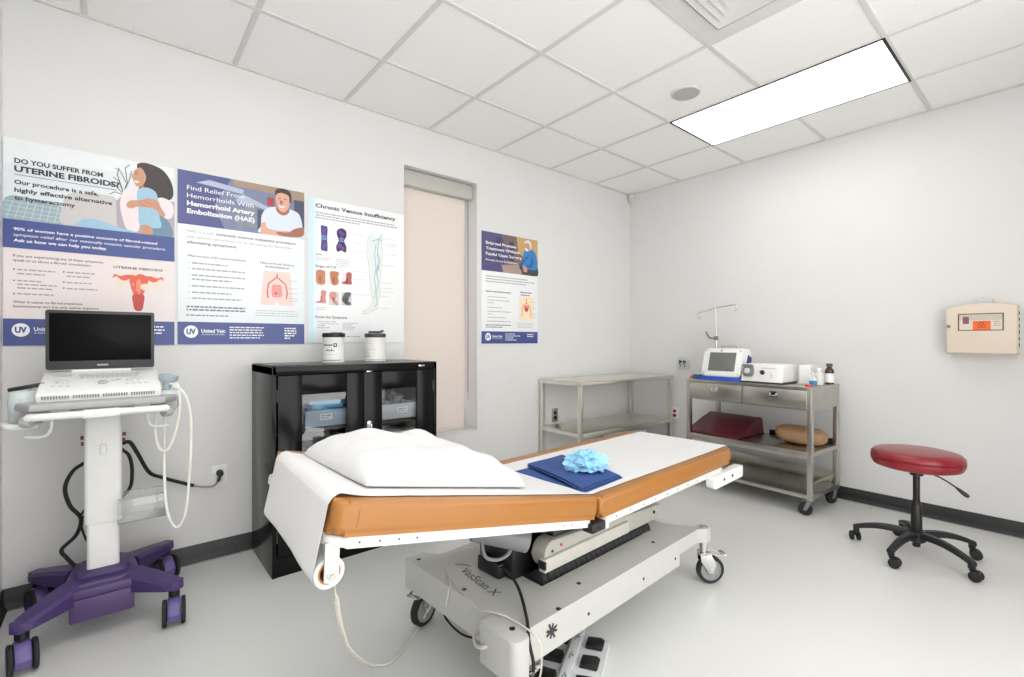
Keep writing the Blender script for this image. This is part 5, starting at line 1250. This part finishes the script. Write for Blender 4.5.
m = MB(); m.lathe([(.0, .85), (.03, .85), (.036, .865), (.041, .95), (.036, .985), (.026, .99), (.022, .96), (0, .955)], 28, M=TR(-.222, -.14, 0)); m.prism(rrect(-.258, -.20, -.165, -.06, .04), .90, .965, .02); o = obj('probe_holder', m, blue_grey, t)
m = MB(); m.tube([(-.258, -.08, .875), (-.268, -.13, .872), (-.256, -.19, .868), (-.222, -.208, .866), (-.19, -.195, .866), (-.178, -.15, .868)], .012, 10, smooth=5); obj('holder_ring', m, white_m, o)
m = MB(); m.prism(rrect(.165, -.20, .245, -.06, .03), .915, .965, .014); m.lathe([(0, .87), (.02, .87), (.024, .92), (0, .92)], 20, M=TR(.21, -.17, 0)); obj('probe_holder', m, blue_grey, t)
m = MB(); m.box((0, 0, 0), (.10, .035, .014), .004, M=TR(-.215, -.10, 1.002, -10, 'Y')); obj('gel_tray', m, black_m, t, label='flat black tray arm at left')
m = MB(); m.bx((-.215, -.115, .953), (-.205, -.09, 1.0)); obj('tray_post', m, grey_m, t)

t2 = thing('ultrasound_machine', 'white portable ultrasound console with open black screen on the cart', 'ultrasound machine', (UX, UY, .9535))
m = MB(); m.prism([(-.245, 0), (-.25, .02), (-.235, .036), (.06, .098), (.10, .095), (.11, .0)], -.182, .182, .008, M=YZ, seg=3); obj('console', m, white_m, t2)
KP = Matrix.Translation((0, -.235, .037))@Matrix.Rotation(math.atan2(.062, .295), 4, 'X')
m = MB()
m.prism(rrect(-.15, .20, -.095, .222, .004), 0, .002, M=KP); m.prism(rrect(-.075, .205, .12, .222, .004), 0, .002, M=KP)
for i in range(12):
    for j in range(3): m.prism(rrect(-.07+i*.0155, .165+j*.012, -.058+i*.0155, .174+j*.012, .001, 1), 0, .0015, M=KP)
obj('keyboard', m, lgrey_m, t2); m = MB(); m.lathe([(0, .012), (.012, .009), (.016, .0), (0, 0)], 20, M=KP@TR(.0, .085, 0)); obj('trackball', m, grey_m, t2); m = MB()
for a in range(200, 345, 18): m.prism(rrect(-.006, -.003, .006, .003, .001, 1), 0, .002, M=KP@TR(.05*math.cos(R(a+90-2)), .085+.045*math.sin(R(a+182)), 0))
for x in (-.13, -.11, .08, .10, .12): m.lathe([(0, .009), (.006, .008), (.007, 0), (0, 0)], 16, M=KP@TR(x, .11, 0))
for x in (-.14, -.12, -.10, .075, .095, .115, .135): m.prism(rrect(-.006, -.004, .006, .004, .001, 1), 0, .002, M=KP@TR(x, .06, 0))
obj('control_keys', m, lgrey_m, t2)
m = MB()
for i in range(44):
    if i % 11 == 10: continue
    x = -.165+i*.0076; m.bx((x, -.2505, .009), (x+.0045, -.2482, .021))
obj('front_vent', m, mgrey_m, t2)
SCM = Matrix.Translation((-.003, .045, .098))@Matrix.Rotation(R(3), 4, 'X')
m = MB(); m.prism(rrect(-.174, .006, .174, .252, .008), -.011, .011, .004, M=SCM@Wl); sc_ = obj('screen_lid', m, dgrey_m, t2)
m = MB(); m.prism(rrect(-.163, .042, .163, .240, .002), .0108, .0122, .0004, M=SCM@Wl); obj('display', m, screen_m, sc_, label='black switched-off display')
m = MB(); m.prism(rrect(-.018, .0195, .018, .026, .002), .0108, .0118, M=SCM@Wl); obj('badge', m, grey_m, sc_)
m = MB(); m.cyl((-.10, .047, .099), (.09, .047, .099), .011, n=14); obj('hinge', m, white_m, t2)
# probe in the right holder with its long cable
t3 = thing('ultrasound_probe', 'grey-blue probe beside the ultrasound console with white cable looping down', 'probe', (UX+.205, UY-.13, .966))
m = MB(); m.lathe([(0, 0), (.012, 0), (.015, .012), (.02, .03), (.034, .044), (.036, .06), (.02, .068), (0, .07)], 24, M=Matrix.Rotation(R(8), 4, 'Y')@Matrix.Scale(.7, 4, (0, 1, 0))); obj('transducer', m, mat('probe_grey', (160, 174, 182), .4, var=.02), t3)
off = V((.232, -.13, .966))
cable_w = mat('white_cable', (228, 228, 220), .4)
def cabl(pts): return [V(p)-off for p in pts]
m = MB(); m.tube(cabl([(.245, -.14, .99), (.27, -.16, .985), (.275, -.18, .93), (.27, -.19, .85), (.25, -.2, .76), (.225, -.2, .715), (.20, -.2, .74), (.19, -.19, .82), (.195, -.17, .91)]), .0055, 8, smooth=7)
m.tube(cabl([(.255, -.16, .985), (.29, -.18, .95), (.312, -.19, .86), (.312, -.2, .70), (.302, -.2, .52), (.288, -.2, .42), (.262, -.2, .385), (.238, -.2, .43), (.225, -.19, .52), (.222, -.17, .70), (.228, -.14, .88)]), .0055, 8, smooth=7); obj('probe_cable', m, cable_w, t3)
# black power cord to the outlet and the second loop behind the column
t4 = thing('power_cord', 'black power cord running from the ultrasound cart column to the wall outlet', 'power cord', (UX+.06, UY+.05, .72))
off = V(t4.location)
pts = [(-4.085, -.31, .725), (-4.06, -.25, .715), (-4.03, -.15, .64), (-3.985, -.08, .53), (-3.93, -.045, .485), (-3.86, -.03, .445), (-3.80, -.03, .415)]
m = MB(); m.tube([V(p)-off for p in pts], .0085, 8, smooth=7); obj('cord', m, rubber_m, t4)
m = MB(); m.tube([V(p)-off for p in ((-3.80, -.03, .415), (-3.76, -.03, .40), (-3.72, -.035, .395), (-3.70, -.045, .41), (-3.69, -.05, .435))], .005, 8, smooth=7); obj('thin_lead', m, mat('grey_lead', (150, 148, 142), .5), t4)
m = MB(); m.cyl(V((-3.681, -.0095, .458))-off, V((-3.681, -.045, .458))-off, .018, .015, n=18, bev=.004); m.cyl(V((-3.681, -.04, .458))-off, V((-3.693, -.055, .42))-off, .008, .006, n=10); obj('plug', m, black_m, t4)
t5 = thing('cable_loop', 'black cable hanging in a loop behind the ultrasound cart column', 'cable', (UX-.09, UY+.12, .5))
off = V(t5.location)
m = MB(); m.tube([V((UX+x, UY+y, z))-off for x, y, z in ((-.058, .06, .66), (-.10, .10, .62), (-.125, .12, .55), (-.11, .12, .47), (-.075, .11, .41), (-.09, .12, .34), (-.135, .12, .29), (-.12, .12, .25), (-.085, .11, .20), (-.07, .08, .222))], .0075, 8, smooth=7)
m.tube([V((UX+x, UY+y, z))-off for x, y, z in ((.058, .05, .70), (.085, .07, .66), (.095, .09, .58), (.08, .09, .50), (.0, .10, .44), (-.075, .11, .41))], .007, 8, smooth=7)
m.tube([V((UX+x, UY+y, z))-off for x, y, z in ((-.056, .07, .47), (-.075, .09, .42), (-.07, .1, .36), (-.05, .08, .30))], .004, 8, smooth=5); obj('cable', m, rubber_m, t5)

# a thing of one piece is that piece itself
for e in [o for o in list(COL.objects) if o.type == 'EMPTY' and o.parent is None and len(o.children) == 1]:
    c = e.children[0]; nm = e.name
    for k in ('label', 'category', 'group'):
        if k in e: c[k] = e[k]
    c.parent = None; c.location = e.location; c.rotation_euler = e.rotation_euler
    bpy.data.objects.remove(e); c.name = nm.split('.')[0]   # unwrap

# ------------------------------------------------------------------ light, world, camera
w = bpy.data.worlds.new('World'); SC.world = w; w.use_nodes = True
w.node_tree.nodes['Background'].inputs[0].default_value = (1, .99, .975, 1); w.node_tree.nodes['Background'].inputs[1].default_value = 2.8
cd_ = bpy.data.cameras.new('Camera'); cam = bpy.data.objects.new('Camera', cd_); COL.objects.link(cam); SC.camera = cam
cam.location = (-4.1032, -3.0324, 1.1789)
yaw = .8629
cam.rotation_euler = (R(90), 0, yaw-R(90))
cd_.sensor_fit = 'HORIZONTAL'; cd_.sensor_width = 36; cd_.lens = 36*471.9/1024; cd_.clip_start = .02
cd_.shift_x = -9.39/1024; cd_.shift_y = 1.67/1024
SC.view_settings.view_transform = 'Standard'; SC.view_settings.look = 'None'; SC.view_settings.gamma = 1; SC.view_settings.use_curve_mapping = False
SC.view_settings.exposure = .27
SC.cycles.max_bounces = 10; SC.cycles.diffuse_bounces = 6; SC.cycles.glossy_bounces = 4; SC.cycles.transparent_max_bounces = 12; SC.cycles.use_denoising = True
